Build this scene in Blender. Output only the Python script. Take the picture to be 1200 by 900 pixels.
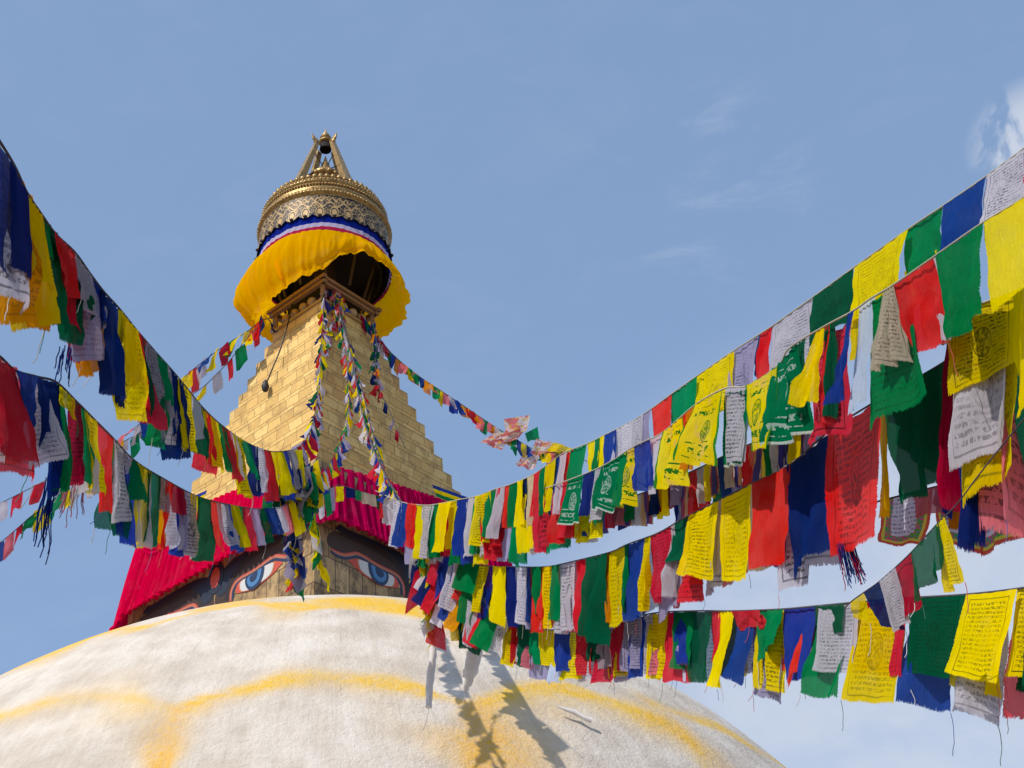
import bpy, math, random
import numpy as np
from mathutils import Vector, Matrix, noise as mnoise
rnd = random.Random(7)
for o in list(bpy.data.objects): bpy.data.objects.remove(o)
scene = bpy.context.scene
COL = scene.collection
R = math.radians

# ---------------------------------------------------------------- camera
S = 30/26                        # metres per stupa unit
F = 1500.0                       # focal length in pixels of a 1200 px wide frame
PITCH, ROLL = R(36.08), R(-5.76)
CAMZ = 1.6
cp, sp, cr, sr = math.cos(PITCH), math.sin(PITCH), math.cos(ROLL), math.sin(ROLL)
fw = Vector((0, cp, sp)); up0 = Vector((0, -sp, cp)); rt0 = Vector((1, 0, 0))
rt = cr*rt0 + sr*up0; up = -sr*rt0 + cr*up0
cam_d = bpy.data.cameras.new('camera'); cam = bpy.data.objects.new('camera', cam_d); COL.objects.link(cam)
cam_d.sensor_width = 36; cam_d.lens = 36*F/1200; cam_d.clip_start = .05; cam_d.clip_end = 5000
M = Matrix((rt, up, -fw)).transposed().to_4x4(); M.translation = Vector((0, 0, CAMZ)); cam.matrix_world = M
scene.camera = cam
CP = Vector((0, 0, CAMZ))
def ray(x, y):
    return ((x-600)/F*rt - (y-450)/F*up + fw).normalized()
def at(x, y, d): return CP + ray(x, y)*d

# ---------------------------------------------------------------- sky, sun
SUN_EL, SUN_AZ = 47, 220         # azimuth clockwise from +Y
sd = Vector((math.sin(R(SUN_AZ))*math.cos(R(SUN_EL)), math.cos(R(SUN_AZ))*math.cos(R(SUN_EL)), math.sin(R(SUN_EL))))
world = bpy.data.worlds.new('World'); scene.world = world; world.use_nodes = True
nt = world.node_tree; nt.nodes.clear()
sky = nt.nodes.new('ShaderNodeTexSky'); sky.sky_type = 'NISHITA'; sky.sun_disc = False
sky.sun_elevation = R(SUN_EL); sky.sun_rotation = R(SUN_AZ); sky.altitude = 1300
sky.air_density = 1.0; sky.dust_density = 1.2; sky.ozone_density = 1.3
SKY_STRENGTH = 0.14
sl = bpy.data.lights.new('sun', 'SUN'); sl.energy = 3.9; sl.angle = R(.53); sl.color = (1, .955, .88)
so = bpy.data.objects.new('sun', sl); COL.objects.link(so)
so.rotation_euler = (-sd).to_track_quat('-Z', 'Y').to_euler()
scene.view_settings.view_transform = 'Standard'; scene.view_settings.look = 'None'
scene.view_settings.exposure = 0.0; scene.view_settings.gamma = 1; scene.view_settings.use_curve_mapping = False
scene.render.engine = 'CYCLES'
scene.cycles.max_bounces = 8; scene.cycles.transparent_max_bounces = 16

# ---------------------------------------------------------------- node helper
class N:
    def __init__(s, nt): s.t = nt
    def node(s, typ, ins=None, **kw):
        n = s.t.nodes.new(typ)
        for k, v in kw.items(): setattr(n, k, v)
        for k, v in (ins or {}).items(): s.put(n.inputs[k], v)
        return n
    def put(s, sock, v):
        if isinstance(v, bpy.types.NodeSocket): s.t.links.new(v, sock)
        elif isinstance(v, bpy.types.Node): s.t.links.new(v.outputs[0], sock)
        else:
            if hasattr(sock, 'default_value'):
                try: sock.default_value = v
                except Exception: sock.default_value = (*v, 1)
    def m(s, op, a, b=None, c=None, clamp=False):
        n = s.t.nodes.new('ShaderNodeMath'); n.operation = op; n.use_clamp = clamp
        s.put(n.inputs[0], a)
        if b is not None: s.put(n.inputs[1], b)
        if c is not None: s.put(n.inputs[2], c)
        return n.outputs[0]
    def mix(s, f, a, b, typ='MIX'):
        n = s.t.nodes.new('ShaderNodeMix'); n.data_type = 'RGBA'; n.blend_type = typ
        s.put(n.inputs[0], f); s.put(n.inputs[6], a if isinstance(a, bpy.types.NodeSocket) else (*a[:3], 1))
        s.put(n.inputs[7], b if isinstance(b, bpy.types.NodeSocket) else (*b[:3], 1))
        return n.outputs[2]
    def ramp(s, f, stops):
        n = s.t.nodes.new('ShaderNodeValToRGB'); s.put(n.inputs[0], f)
        e = n.color_ramp.elements
        while len(e) < len(stops): e.new(.5)
        for i, (p, c) in enumerate(stops):
            e[i].position = p; e[i].color = (*c, 1) if len(c) == 3 else c
        return n.outputs[0]
    def noise(s, vec, scale, detail=4, rough=.55, dist=0):
        n = s.node('ShaderNodeTexNoise', {'Scale': scale, 'Detail': detail, 'Roughness': rough, 'Distortion': dist})
        s.put(n.inputs['Vector'], vec); return n.outputs[0]
    def sstep(s, v, a, b):
        n = s.t.nodes.new('ShaderNodeMapRange'); n.interpolation_type = 'SMOOTHSTEP'
        s.put(n.inputs[0], v); n.inputs[1].default_value = a; n.inputs[2].default_value = b
        return n.outputs[0]
    def mapping(s, vec, scale=(1, 1, 1), loc=(0, 0, 0), rot=(0, 0, 0)):
        n = s.node('ShaderNodeMapping', {'Vector': vec, 'Scale': scale, 'Location': loc, 'Rotation': rot}); return n.outputs[0]

# world: clouds and haze mixed over the sky by direction
w = N(nt)
tc = w.node('ShaderNodeTexCoord').outputs['Generated']
def blob(px, py, width):         # soft region of the sky round the direction of a point of the view
    d = ray(px, py)
    n = w.node('ShaderNodeVectorMath', operation='DOT_PRODUCT'); w.put(n.inputs[0], tc); n.inputs[1].default_value = d
    c = math.cos(R(width))
    return w.sstep(n.outputs['Value'], c, 1 - (1-c)*.1)
n1 = w.noise(w.mapping(tc, (1.2, 1.2, 2.0)), 5.0, 7, .6, .3)
n2 = w.noise(w.mapping(tc, (1, 1, 1), (3, 1, 7)), 18.0, 6, .6, .4)
n3 = w.noise(w.mapping(tc, (1, 1.6, 2.6), (8, 4, 2), (.3, .6, .2)), 9.0, 7, .62, .6)
sepz = w.node('ShaderNodeSeparateXYZ', {0: tc}).outputs[2]
c1 = w.m('MULTIPLY', blob(1222, 172, 3.2), w.sstep(n2, .37, .49))
c2 = w.m('MULTIPLY', w.m('MULTIPLY', blob(835, 215, 5.5), w.sstep(n3, .48, .74)), .33)
c3 = w.m('MULTIPLY', blob(1080, 900, 21), w.m('MULTIPLY_ADD', w.sstep(n1, .32, .62), .38, .62))
c4 = w.m('MULTIPLY', blob(950, 690, 8), w.m('MULTIPLY', w.sstep(n2, .36, .6), .6))
c5 = w.m('MULTIPLY', w.sstep(n3, .45, .85), .09)
cl = w.m('MAXIMUM', w.m('MAXIMUM', c1, c2), w.m('MAXIMUM', w.m('MAXIMUM', c3, c5), c4), clamp=True)
skyc = w.mix(1.0, sky.outputs[0], (1.05, 1.0, .97), 'MULTIPLY')
skyh = w.mix(.45, skyc, (2.75, 4.2, 6.7))
skyc = w.mix(w.m('MULTIPLY', cl, .85), skyh, (4.5, 4.9, 5.7))
bg = w.node('ShaderNodeBackground', {'Color': skyc, 'Strength': SKY_STRENGTH})
out = w.node('ShaderNodeOutputWorld'); nt.links.new(bg.outputs[0], out.inputs[0])

# ---------------------------------------------------------------- materials
def mat(name):
    m = bpy.data.materials.new(name); m.use_nodes = True; t = m.node_tree; t.nodes.clear()
    g = N(t); g.out = g.node('ShaderNodeOutputMaterial'); return m, g
def finish(g, color, rough=.6, metal=0, bump=None, bstr=.3, bdist=.02, **kw):
    p = g.node('ShaderNodeBsdfPrincipled', {'Roughness': rough, 'Metallic': metal, 'Base Color': color})
    for k, v in kw.items(): g.put(p.inputs[k], v)
    if bump is not None:
        b = g.node('ShaderNodeBump', {'Height': bump, 'Strength': bstr, 'Distance': bdist}); g.put(p.inputs['Normal'], b)
    g.t.links.new(p.outputs[0], g.out.inputs[0]); return p
MAT = {}
def simple(name, c, rough=.6, metal=0, var=.25, scale=6, bs=.2):
    m, g = mat(name)
    oc = g.node('ShaderNodeTexCoord').outputs['Object']
    n = g.noise(oc, scale, 6, .6)
    col = g.mix(n, tuple(x*(1-var) for x in c), tuple(min(1, x*(1+var)) for x in c))
    finish(g, col, rough, metal, n, bs)
    MAT[name] = m; return m
simple('dark_wood', (.045, .028, .018), .7)
simple('beam_wood', (.30, .17, .075), .6, 0, .5, 9)
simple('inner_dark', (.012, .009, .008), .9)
simple('ball_gold', (.46, .30, .12), .45, .3)
simple('cable', (.02, .02, .02), .6)
simple('cord_pale', (.42, .38, .28), .8)
simple('cord_dark', (.06, .05, .06), .8)
simple('thread_blue', (.05, .08, .25), .8)
simple('thread_red', (.5, .06, .05), .8)
simple('thread_white', (.6, .58, .55), .8)
simple('thread_green', (.03, .14, .08), .8)
simple('eye_white', (.58, .57, .54), .55, 0, .1, 3)
simple('eye_red', (.55, .07, .04), .55, 0, .3, 3)
simple('eye_orange', (.60, .22, .11), .55, 0, .3, 3)
simple('iris_blue', (.065, .19, .38), .5, 0, .2, 4)
simple('iris_rim', (.012, .032, .085), .5, 0, .3, 4)
simple('brow_blue', (.009, .016, .035), .6, 0, .4, 3)
simple('brow_brown', (.045, .02, .010), .6, 0, .4, 2)
simple('brow_dark', (.018, .010, .007), .6, 0, .4, 2)
simple('lid_line', (.42, .15, .085), .6, 0, .3, 4)
simple('paving', (.22, .17, .14), .85, 0, .3, 2)
simple('red_paint', (.35, .05, .03), .6)

def make_gold():
    m, g = mat('gilt_plates')
    uv = g.node('ShaderNodeUVMap').outputs[0]
    oc = g.node('ShaderNodeTexCoord').outputs['Object']
    wob = g.noise(oc, 1.3, 3)
    wv = g.node('ShaderNodeVectorMath', {0: uv}, operation='ADD'); 
    cx = g.node('ShaderNodeCombineXYZ', {0: g.m('MULTIPLY', wob, .45), 1: g.m('MULTIPLY', wob, .06)}); g.put(wv.inputs[1], cx)
    br = g.node('ShaderNodeTexBrick', {'Vector': wv.outputs[0], 'Scale': 1.0, 'Mortar Size': .010, 'Mortar Smooth': .6, 'Bias': 0.0,
        'Brick Width': .50, 'Row Height': .2835, 'Color1': (0, 0, 0, 1), 'Color2': (1, 1, 1, 1), 'Mortar': (.5, .5, .5, 1)})
    br.offset = .43
    fac = br.outputs['Fac']; bv = br.outputs['Color']
    n = g.noise(oc, 2.2, 8, .65); n_ = g.noise(oc, 14, 5, .6)
    c = g.ramp(bv, [(0, (.66, .40, .11)), (.5, (.79, .50, .145)), (1, (.89, .61, .21))])
    c = g.mix(g.m('MULTIPLY', g.sstep(n, .46, .66), .55), c, (.38, .22, .07))
    c = g.mix(g.m('MULTIPLY', g.sstep(n_, .58, .78), .40), c, (.26, .16, .06))
    c = g.mix(g.m('MULTIPLY', fac, .8), c, (.12, .065, .02))
    h = g.m('ADD', g.m('MULTIPLY', g.m('SUBTRACT', 1, fac), .5), g.m('ADD', g.m('MULTIPLY', n_, .25), g.m('MULTIPLY', bv, .35)))
    finish(g, c, g.m('MULTIPLY_ADD', n_, .35, .40), .18, g.m('ADD', h, g.m('MULTIPLY', n, 1.0)), .6, .045); return m
MAT['gold'] = make_gold()
def make_wall():
    m, g = mat('weathered_gilt_wall')
    uv = g.node('ShaderNodeUVMap').outputs[0]; oc = g.node('ShaderNodeTexCoord').outputs['Object']
    br = g.node('ShaderNodeTexBrick', {'Vector': uv, 'Scale': 1.0, 'Mortar Size': .012, 'Mortar Smooth': .3, 'Brick Width': .42, 'Row Height': .75,
        'Color1': (0, 0, 0, 1), 'Color2': (1, 1, 1, 1), 'Mortar': (.5, .5, .5, 1)})
    n = g.noise(g.mapping(oc, (1.6, 1.6, .9)), 3, 9, .75); n2 = g.noise(oc, 1.2, 5, .6)
    c = g.ramp(br.outputs['Color'], [(0, (.30, .18, .065)), (.5, (.42, .265, .11)), (1, (.55, .38, .17))])
    c = g.mix(g.m('MULTIPLY', g.sstep(n, .42, .60), .75), c, (.07, .04, .02))
    c = g.mix(g.m('MULTIPLY', g.sstep(n2, .55, .7), .5), c, (.50, .33, .12))
    c = g.mix(br.outputs['Fac'], c, (.05, .03, .018))
    finish(g, c, .55, .15, g.m('ADD', g.m('MULTIPLY', n, .4), g.m('SUBTRACT', 1, br.outputs['Fac'])), .5, .03); return m
MAT['wall'] = make_wall()
def make_crown():
    m, g = mat('gilt_fretwork')
    uv = g.node('ShaderNodeUVMap').outputs[0]
    sx = g.node('ShaderNodeSeparateXYZ', {0: uv}); u, v = sx.outputs[0], sx.outputs[1]
    vo = g.node('ShaderNodeTexVoronoi', {'Vector': uv, 'Scale': 13.0}, feature='DISTANCE_TO_EDGE')
    a = g.m('PINGPONG', u, .185); 
    line = g.m('ABSOLUTE', g.m('SUBTRACT', g.m('MULTIPLY', a, 3.2), v))
    fil = g.m('LESS_THAN', vo.outputs[0], .16)
    s = g.m('GREATER_THAN', g.m('ABSOLUTE', g.m('SINE', g.m('MULTIPLY', g.m('ADD', u, g.m('MULTIPLY', g.m('SINE', g.m('MULTIPLY', v, 22)), .02)), math.pi/.185))), .55)
    cell = 2*math.pi*1.80*S/30; aa = g.m('PINGPONG', u, cell/2); bb = g.m('PINGPONG', g.m('ADD', u, cell/4), cell/4)
    td = g.m('ADD', g.m('POWER', g.m('DIVIDE', g.m('SUBTRACT', cell/2, aa), .085), 2.0), g.m('POWER', g.m('DIVIDE', g.m('SUBTRACT', v, .20), .16), 2.0))
    drop = g.m('MAXIMUM', g.m('LESS_THAN', td, .8), g.m('MULTIPLY', g.m('GREATER_THAN', td, 1.5), g.m('LESS_THAN', td, 2.3)))
    arch = g.m('LESS_THAN', g.m('ABSOLUTE', g.m('SUBTRACT', v, g.m('MULTIPLY_ADD', g.m('SINE', g.m('MULTIPLY', u, 2*math.pi/cell)), .09, .52))), .035)
    arch2 = g.m('LESS_THAN', g.m('ABSOLUTE', g.m('SUBTRACT', v, g.m('MULTIPLY_ADD', g.m('SINE', g.m('MULTIPLY', u, 4*math.pi/cell)), -.07, .74))), .03)
    vo2 = g.node('ShaderNodeTexVoronoi', {'Vector': uv, 'Scale': 17.0}, feature='F1')
    scroll = g.m('MULTIPLY', g.m('LESS_THAN', g.m('ABSOLUTE', g.m('SUBTRACT', vo2.outputs[0], .30)), .12), g.m('GREATER_THAN', td, 2.3))
    rim = g.m('GREATER_THAN', v, .93)
    f = g.m('MAXIMUM', g.m('MAXIMUM', g.m('MAXIMUM', drop, rim), g.m('MAXIMUM', arch, arch2)), scroll)
    n = g.noise(g.node('ShaderNodeTexCoord').outputs['Object'], 20, 4)
    c = g.mix(f, (.022, .014, .012), g.mix(n, (.34, .20, .07), (.58, .38, .14)))
    finish(g, c, .55, .15, f, .7, .03); return m
MAT['fret'] = make_crown()
def make_gilt():
    m, g = mat('old_gilt'); oc = g.node('ShaderNodeTexCoord').outputs['Object']
    n = g.noise(oc, 9, 7, .7); n2 = g.noise(oc, 30, 3)
    c = g.ramp(n, [(.3, (.13, .07, .022)), (.5, (.38, .23, .07)), (.75, (.66, .43, .15))])
    finish(g, c, .38, .45, n2, .4, .02); return m
MAT['gilt'] = make_gilt()
def make_dome():
    m, g = mat('limewashed_plaster'); oc = g.node('ShaderNodeTexCoord').outputs['Object']
    st = g.node('ShaderNodeAttribute', attribute_name='stain').outputs['Fac']
    st2 = g.node('ShaderNodeAttribute', attribute_name='drip').outputs['Fac']
    uv = g.node('ShaderNodeUVMap').outputs[0]          # u: longitude metres, v: arc metres
    streak = g.noise(g.mapping(uv, (6, .35, 1)), 1.2, 5, .58)
    fine = g.noise(oc, 11, 7, .66); med = g.noise(oc, 1.1, 7, .62); big = g.noise(oc, .35, 4)
    pits = g.node('ShaderNodeTexVoronoi', {'Vector': oc, 'Scale': 12.0}).outputs[0]
    c = g.ramp(g.m('ADD', g.m('MULTIPLY', med, .78), g.m('MULTIPLY', streak, .22)), [(.34, (.50, .42, .335)), (.47, (.61, .525, .43)), (.62, (.73, .655, .565))])
    c = g.mix(g.m('MULTIPLY', g.sstep(fine, .57, .72), .30), c, (.46, .41, .36))
    spk = g.m('MULTIPLY', g.sstep(pits, .16, .07), g.sstep(g.noise(oc, 3.5, 3), .52, .64))
    c = g.mix(g.m('MULTIPLY', spk, .8), c, (.34, .30, .27))
    crk = g.noise(g.mapping(uv, (17, .45, 1), (4, 2, 0)), 1.2, 6, .7)
    c = g.mix(g.m('MULTIPLY', g.m('MULTIPLY', g.sstep(crk, .62, .74), g.sstep(g.noise(oc, 1.7, 4), .50, .62)), .30), c, (.36, .32, .28))
    hold = g.m('MULTIPLY', st, g.m('MULTIPLY_ADD', g.sstep(g.m('ADD', g.m('MULTIPLY', fine, .45), g.m('MULTIPLY', med, .55)), .30, .62), .62, .44))
    yel = g.ramp(g.m('MULTIPLY', st, g.m('MULTIPLY_ADD', fine, .9, .35)), [(0, (.72, .50, .27)), (.25, (.76, .47, .11)), (.65, (.80, .47, .02))])
    yel = g.mix(g.m('MULTIPLY', st2, .6), yel, (.76, .36, .03))
    c = g.mix(hold, c, yel)
    h = g.m('ADD', g.m('MULTIPLY', fine, .6), g.m('ADD', g.m('MULTIPLY', streak, .05), g.m('ADD', g.m('MULTIPLY', med, .6), g.m('MULTIPLY', g.noise(oc, 3.6, 6, .6), .5))))
    finish(g, c, .92, 0, g.m('ADD', h, g.m('ADD', g.m('MULTIPLY', g.noise(oc, 34, 5, .6), .28), g.m('MULTIPLY', g.sstep(crk, .60, .76), -.15))), .85, .06); return m
MAT['dome'] = make_dome()

CLOTH = {'yellow': (.90, .72, .008), 'blue': (.032, .068, .34), 'navy': (.014, .030, .165), 'white': (.66, .62, .68), 'cream': (.66, .56, .42),
         'red': (.78, .058, .062), 'crimson': (.50, .030, .050), 'green': (.012, .26, .09), 'dgreen': (.008, .115, .055), 'lilac': (.40, .36, .52),
         'orange': (.80, .34, .03), 'pale': (.60, .68, .82), 'pink': (.78, .22, .25), 'grey': (.42, .38, .42), 'teal': (.01, .18, .13)}
def fabric(name, c, style='plain', sheer=.04, trans=.42, fringe=None):
    if fringe is None: fringe = name.startswith('cloth_') or name.startswith('printed')
    m, g = mat(name)
    uv = g.node('ShaderNodeUVMap').outputs[0]
    oi = g.node('ShaderNodeObjectInfo').outputs['Random']
    sx = g.node('ShaderNodeSeparateXYZ', {0: uv}); u, v = sx.outputs[0], sx.outputs[1]
    geo = g.node('ShaderNodeNewGeometry').outputs['Position']
    n = g.noise(geo, 3.5, 5, .6); weave = g.noise(g.mapping(uv, (90, 60, 1)), 3, 2)
    sh = g.node('ShaderNodeCombineXYZ', {0: g.m('MULTIPLY', oi, 37), 1: g.m('MULTIPLY', oi, 91), 2: oi})
    uvs = g.node('ShaderNodeVectorMath', {0: uv, 1: sh.outputs[0]}, operation='ADD').outputs[0]
    hs = g.node('ShaderNodeHueSaturation', {'Color': (*c, 1), 'Hue': g.m('MULTIPLY_ADD', oi, .014, .491), 'Saturation': g.m('MULTIPLY_ADD', n, -.20, 1.14), 'Value': g.m('MULTIPLY_ADD', oi, .30, .90)})
    col = hs.outputs[0]
    fade = g.sstep(g.noise(uvs, 2.3, 6, .65), .5, .75)
    col = g.mix(g.m('MULTIPLY', fade, .12), col, tuple(.5*x+.5*sum(c)/3+.05 for x in c))
    col = g.mix(g.m('MULTIPLY', g.sstep(weave, .35, .7), .12), col, tuple(x*.5 for x in c))
    inside = lambda a, b, lo, hi: g.m('MULTIPLY', g.m('GREATER_THAN', a, lo), g.m('LESS_THAN', a, hi))
    if style in ('print', 'yg', 'gw'):
        rows = 19.0 if style == 'print' else 7.0
        vr = g.m('MULTIPLY', v, rows); fr = g.m('FRACT', vr); fl = g.m('FLOOR', vr)
        gc = g.node('ShaderNodeCombineXYZ', {0: g.m('MULTIPLY', u, 34 if style == 'print' else 12), 1: g.m('ADD', g.m('MULTIPLY', fl, 5.37), g.m('MULTIPLY', fr, 1.6)), 2: g.m('MULTIPLY', oi, 40)})
        gl = g.noise(gc.outputs[0], 1.0, 2, .7)
        rowm = g.m('MULTIPLY', g.m('GREATER_THAN', fr, .22), g.m('LESS_THAN', fr, .80))
        area = g.m('MULTIPLY', inside(u, 0, .15, .85), inside(v, 0, .10, .90))
        ink = g.m('MULTIPLY', g.m('MULTIPLY', rowm, g.m('GREATER_THAN', gl, .49)), area)
        # border frame
        du = g.m('SUBTRACT', g.m('ABSOLUTE', g.m('SUBTRACT', u, .5)), .385); dv = g.m('SUBTRACT', g.m('ABSOLUTE', g.m('SUBTRACT', v, .5)), .43)
        bd = g.m('MAXIMUM', du, dv); frame = g.m('LESS_THAN', g.m('ABSOLUTE', bd), .0075 if style == 'print' else .012)
        # emblem
        eu = g.m('DIVIDE', g.m('SUBTRACT', u, .5), .135); ev = g.m('DIVIDE', g.m('SUBTRACT', v, .5), .19)
        er = g.m('SQRT', g.m('ADD', g.m('MULTIPLY', eu, eu), g.m('MULTIPLY', ev, ev)))
        has = g.m('GREATER_THAN', g.m('FRACT', g.m('MULTIPLY', oi, 5.1)), .45 if style == 'print' else 0.0); ein = g.m('MULTIPLY', g.m('LESS_THAN', er, 1), has); ering = g.m('LESS_THAN', g.m('ABSOLUTE', g.m('SUBTRACT', er, .96)), .07)
        fig = g.m('GREATER_THAN', g.noise(g.mapping(uvs, (26, 20, 1)), 1, 4, .8), .49)
        fig = g.m('MULTIPLY', fig, g.m('LESS_THAN', g.m('ADD', g.m('MULTIPLY', g.m('ABSOLUTE', eu), 1.0), g.m('MULTIPLY', g.m('ABSOLUTE', ev), .55)), .95))
        ink = g.m('MULTIPLY', ink, g.m('SUBTRACT', 1, g.m('MULTIPLY', has, g.m('LESS_THAN', er, 1.12))))
        ink = g.m('MAXIMUM', ink, g.m('MULTIPLY', ein, g.m('MAXIMUM', fig, ering)))
        if style != 'print':
            low = inside(v, 0, .10, .34); top = inside(v, 0, .76, .90)
            ink = g.m('MULTIPLY', ink, g.m('MAXIMUM', g.m('MAXIMUM', low, top), g.m('MULTIPLY', g.m('LESS_THAN', er, 1.1), .8)))
        wear = g.m('MULTIPLY_ADD', g.sstep(g.noise(uvs, 3.1, 4), .35, .6), .55, .32)
        if style == 'print':
            ink = g.m('MAXIMUM', ink, frame)
            # some flags carry faint ink, some strong
            wear = g.m('MULTIPLY', wear, g.m('MULTIPLY_ADD', g.m('FRACT', g.m('MULTIPLY', oi, 7.3)), .5, .5))
            col = g.mix(g.m('MULTIPLY', ink, wear), col, tuple(x*.10+.012 for x in c))
        elif style == 'yg':
            col = g.mix(g.m('MULTIPLY', g.sstep(g.noise(uvs, 4, 4), .52, .6), g.m('MULTIPLY', inside(u, 0, .25, .75), .45)), col, (.85, .52, .2))
            col = g.mix(ink, col, (.03, .22, .02))
            col = g.mix(g.m('GREATER_THAN', bd, .085 - .02), col, (.05, .30, .03))
        else:
            col = g.mix(g.m('MULTIPLY', ink, .8), col, (.55, .68, .60))
            col = g.mix(g.m('LESS_THAN', v, .045), col, (.6, .7, .62))
    if style == 'rainbow':
        e = g.m('MINIMUM', g.m('MINIMUM', u, g.m('SUBTRACT', 1, u)), v)
        sq = g.m('GREATER_THAN', g.noise(g.mapping(uvs, (9, 9, 1)), 2, 1), .52)
        bandc = g.mix(sq, (.12, .45, .07), (.75, .12, .22))
        bandc = g.mix(g.m('GREATER_THAN', g.noise(g.mapping(uvs, (14, 14, 1), (3, 3, 0)), 2, 1), .6), bandc, (.08, .25, .5))
        vr = g.m('MULTIPLY', v, 12.0); fl = g.m('FLOOR', vr); fr = g.m('FRACT', vr)
        gc = g.node('ShaderNodeCombineXYZ', {0: g.m('MULTIPLY', u, 30), 1: g.m('MULTIPLY', fl, 5.3), 2: g.m('MULTIPLY', oi, 9)})
        ink = g.m('MULTIPLY', g.m('GREATER_THAN', g.noise(gc.outputs[0], 1, 2), .5), g.m('LESS_THAN', fr, .5))
        col = g.mix(g.m('MULTIPLY', ink, .6), col, (.10, .08, .22))
        col = g.mix(g.m('LESS_THAN', e, .20), col, bandc)
        col = g.mix(g.m('LESS_THAN', g.m('ABSOLUTE', g.m('SUBTRACT', e, .085)), .02), col, (.8, .7, .1))
        col = g.mix(g.m('LESS_THAN', e, .065), col, (.78, .13, .08))
    if style == 'tab':
        eu = g.m('ABSOLUTE', g.m('SUBTRACT', u, .5)); 
        col = g.mix(g.m('GREATER_THAN', eu, .30), col, (.75, .5, .3)); col = g.mix(g.m('LESS_THAN', eu, .17), col, (.10, .09, .38))
    if style == 'pinkwhite':
        k = g.noise(uvs, 2.0, 3, .5, .8)
        col = g.mix(g.sstep(k, .47, .53), (.86, .76, .76), (.80, .22, .24)); col = g.mix(g.sstep(g.noise(uvs, 6, 2, .5, 1), .58, .62), col, (.85, .6, .1))
    b = g.node('ShaderNodeBump', {'Height': g.m('ADD', g.m('MULTIPLY', n, .6), g.m('MULTIPLY', g.noise(g.mapping(uvs, (7, 2.2, 1)), 2.2, 7, .62, .8), 1.1)), 'Strength': .55, 'Distance': .03})
    d = g.node('ShaderNodeBsdfDiffuse', {'Color': col, 'Roughness': .6, 'Normal': b})
    tcol = g.mix(.35, col, col, 'MULTIPLY')
    tr = g.node('ShaderNodeBsdfTranslucent', {'Color': col, 'Normal': b})
    mx = g.node('ShaderNodeMixShader', {0: trans, 1: d.outputs[0], 2: tr.outputs[0]})
    tp = g.node('ShaderNodeBsdfTransparent', {'Color': (1, 1, 1, 1)})
    fr1 = g.m('POWER', g.noise(g.mapping(uvs, (130, 1.5, 1)), 1, 2, .6), 3.0)
    fray = g.m('LESS_THAN', v, g.m('MULTIPLY', fr1, .10 if fringe else 0.0))
    fr2 = g.m('MULTIPLY', g.m('POWER', g.noise(g.mapping(uvs, (1.5, 60, 1)), 1, 2, .6), 3.0), .045 if fringe else 0.0)
    fray = g.m('MAXIMUM', fray, g.m('MAXIMUM', g.m('LESS_THAN', u, fr2), g.m('GREATER_THAN', u, g.m('SUBTRACT', 1.0, fr2))))
    if not fringe: fray = 0.0
    mx2 = g.node('ShaderNodeMixShader', {0: g.m('MAXIMUM', fray, g.m('MULTIPLY', g.m('MULTIPLY_ADD', g.sstep(g.m('FRACT', g.m('MULTIPLY', oi, 3.7)), .6, 1.0), 3.0, .5), sheer)), 1: mx.outputs[0], 2: tp.outputs[0]})
    g.t.links.new(mx2.outputs[0], g.out.inputs[0]); return m
for k, c in CLOTH.items():
    MAT['f_'+k] = fabric('cloth_'+k, c, sheer=.026); MAT['p_'+k] = fabric('printed_cloth_'+k, c, 'print', sheer=.014)
MAT['yg'] = fabric('cloth_yellow_green_print', (.86, .72, .04), 'yg', .0)
MAT['gw'] = fabric('cloth_green_white_print', (.008, .19, .075), 'gw', .0)
MAT['rb'] = fabric('cloth_rainbow_border', (.72, .70, .78), 'rainbow', .0)
MAT['tab'] = fabric('cloth_tab', (.55, .12, .16), 'tab', .0)
simple('scarf', (.72, .67, .62), .8, 0, .15, 8)
MAT['pw'] = fabric('cloth_pink_white', (.8, .6, .6), 'pinkwhite', .0, .5)
MAT['drape'] = fabric('drape_crimson', (.66, .020, .085), 'plain', .0, .15)
MAT['saffron'] = fabric('skirt_saffron', (1.0, .54, .003), 'plain', .0, .45)
MAT['s_blue'] = fabric('skirt_blue', (.02, .04, .30), 'plain', .0, .2)
MAT['s_white'] = fabric('skirt_lilac', (.62, .56, .72), 'plain', .0, .2)
MAT['s_red'] = fabric('skirt_red', (.62, .05, .10), 'plain', .0, .2)
MAT['scarf_'] = fabric('scarf_white', (.88, .84, .80), 'plain', .0, .2)

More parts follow.
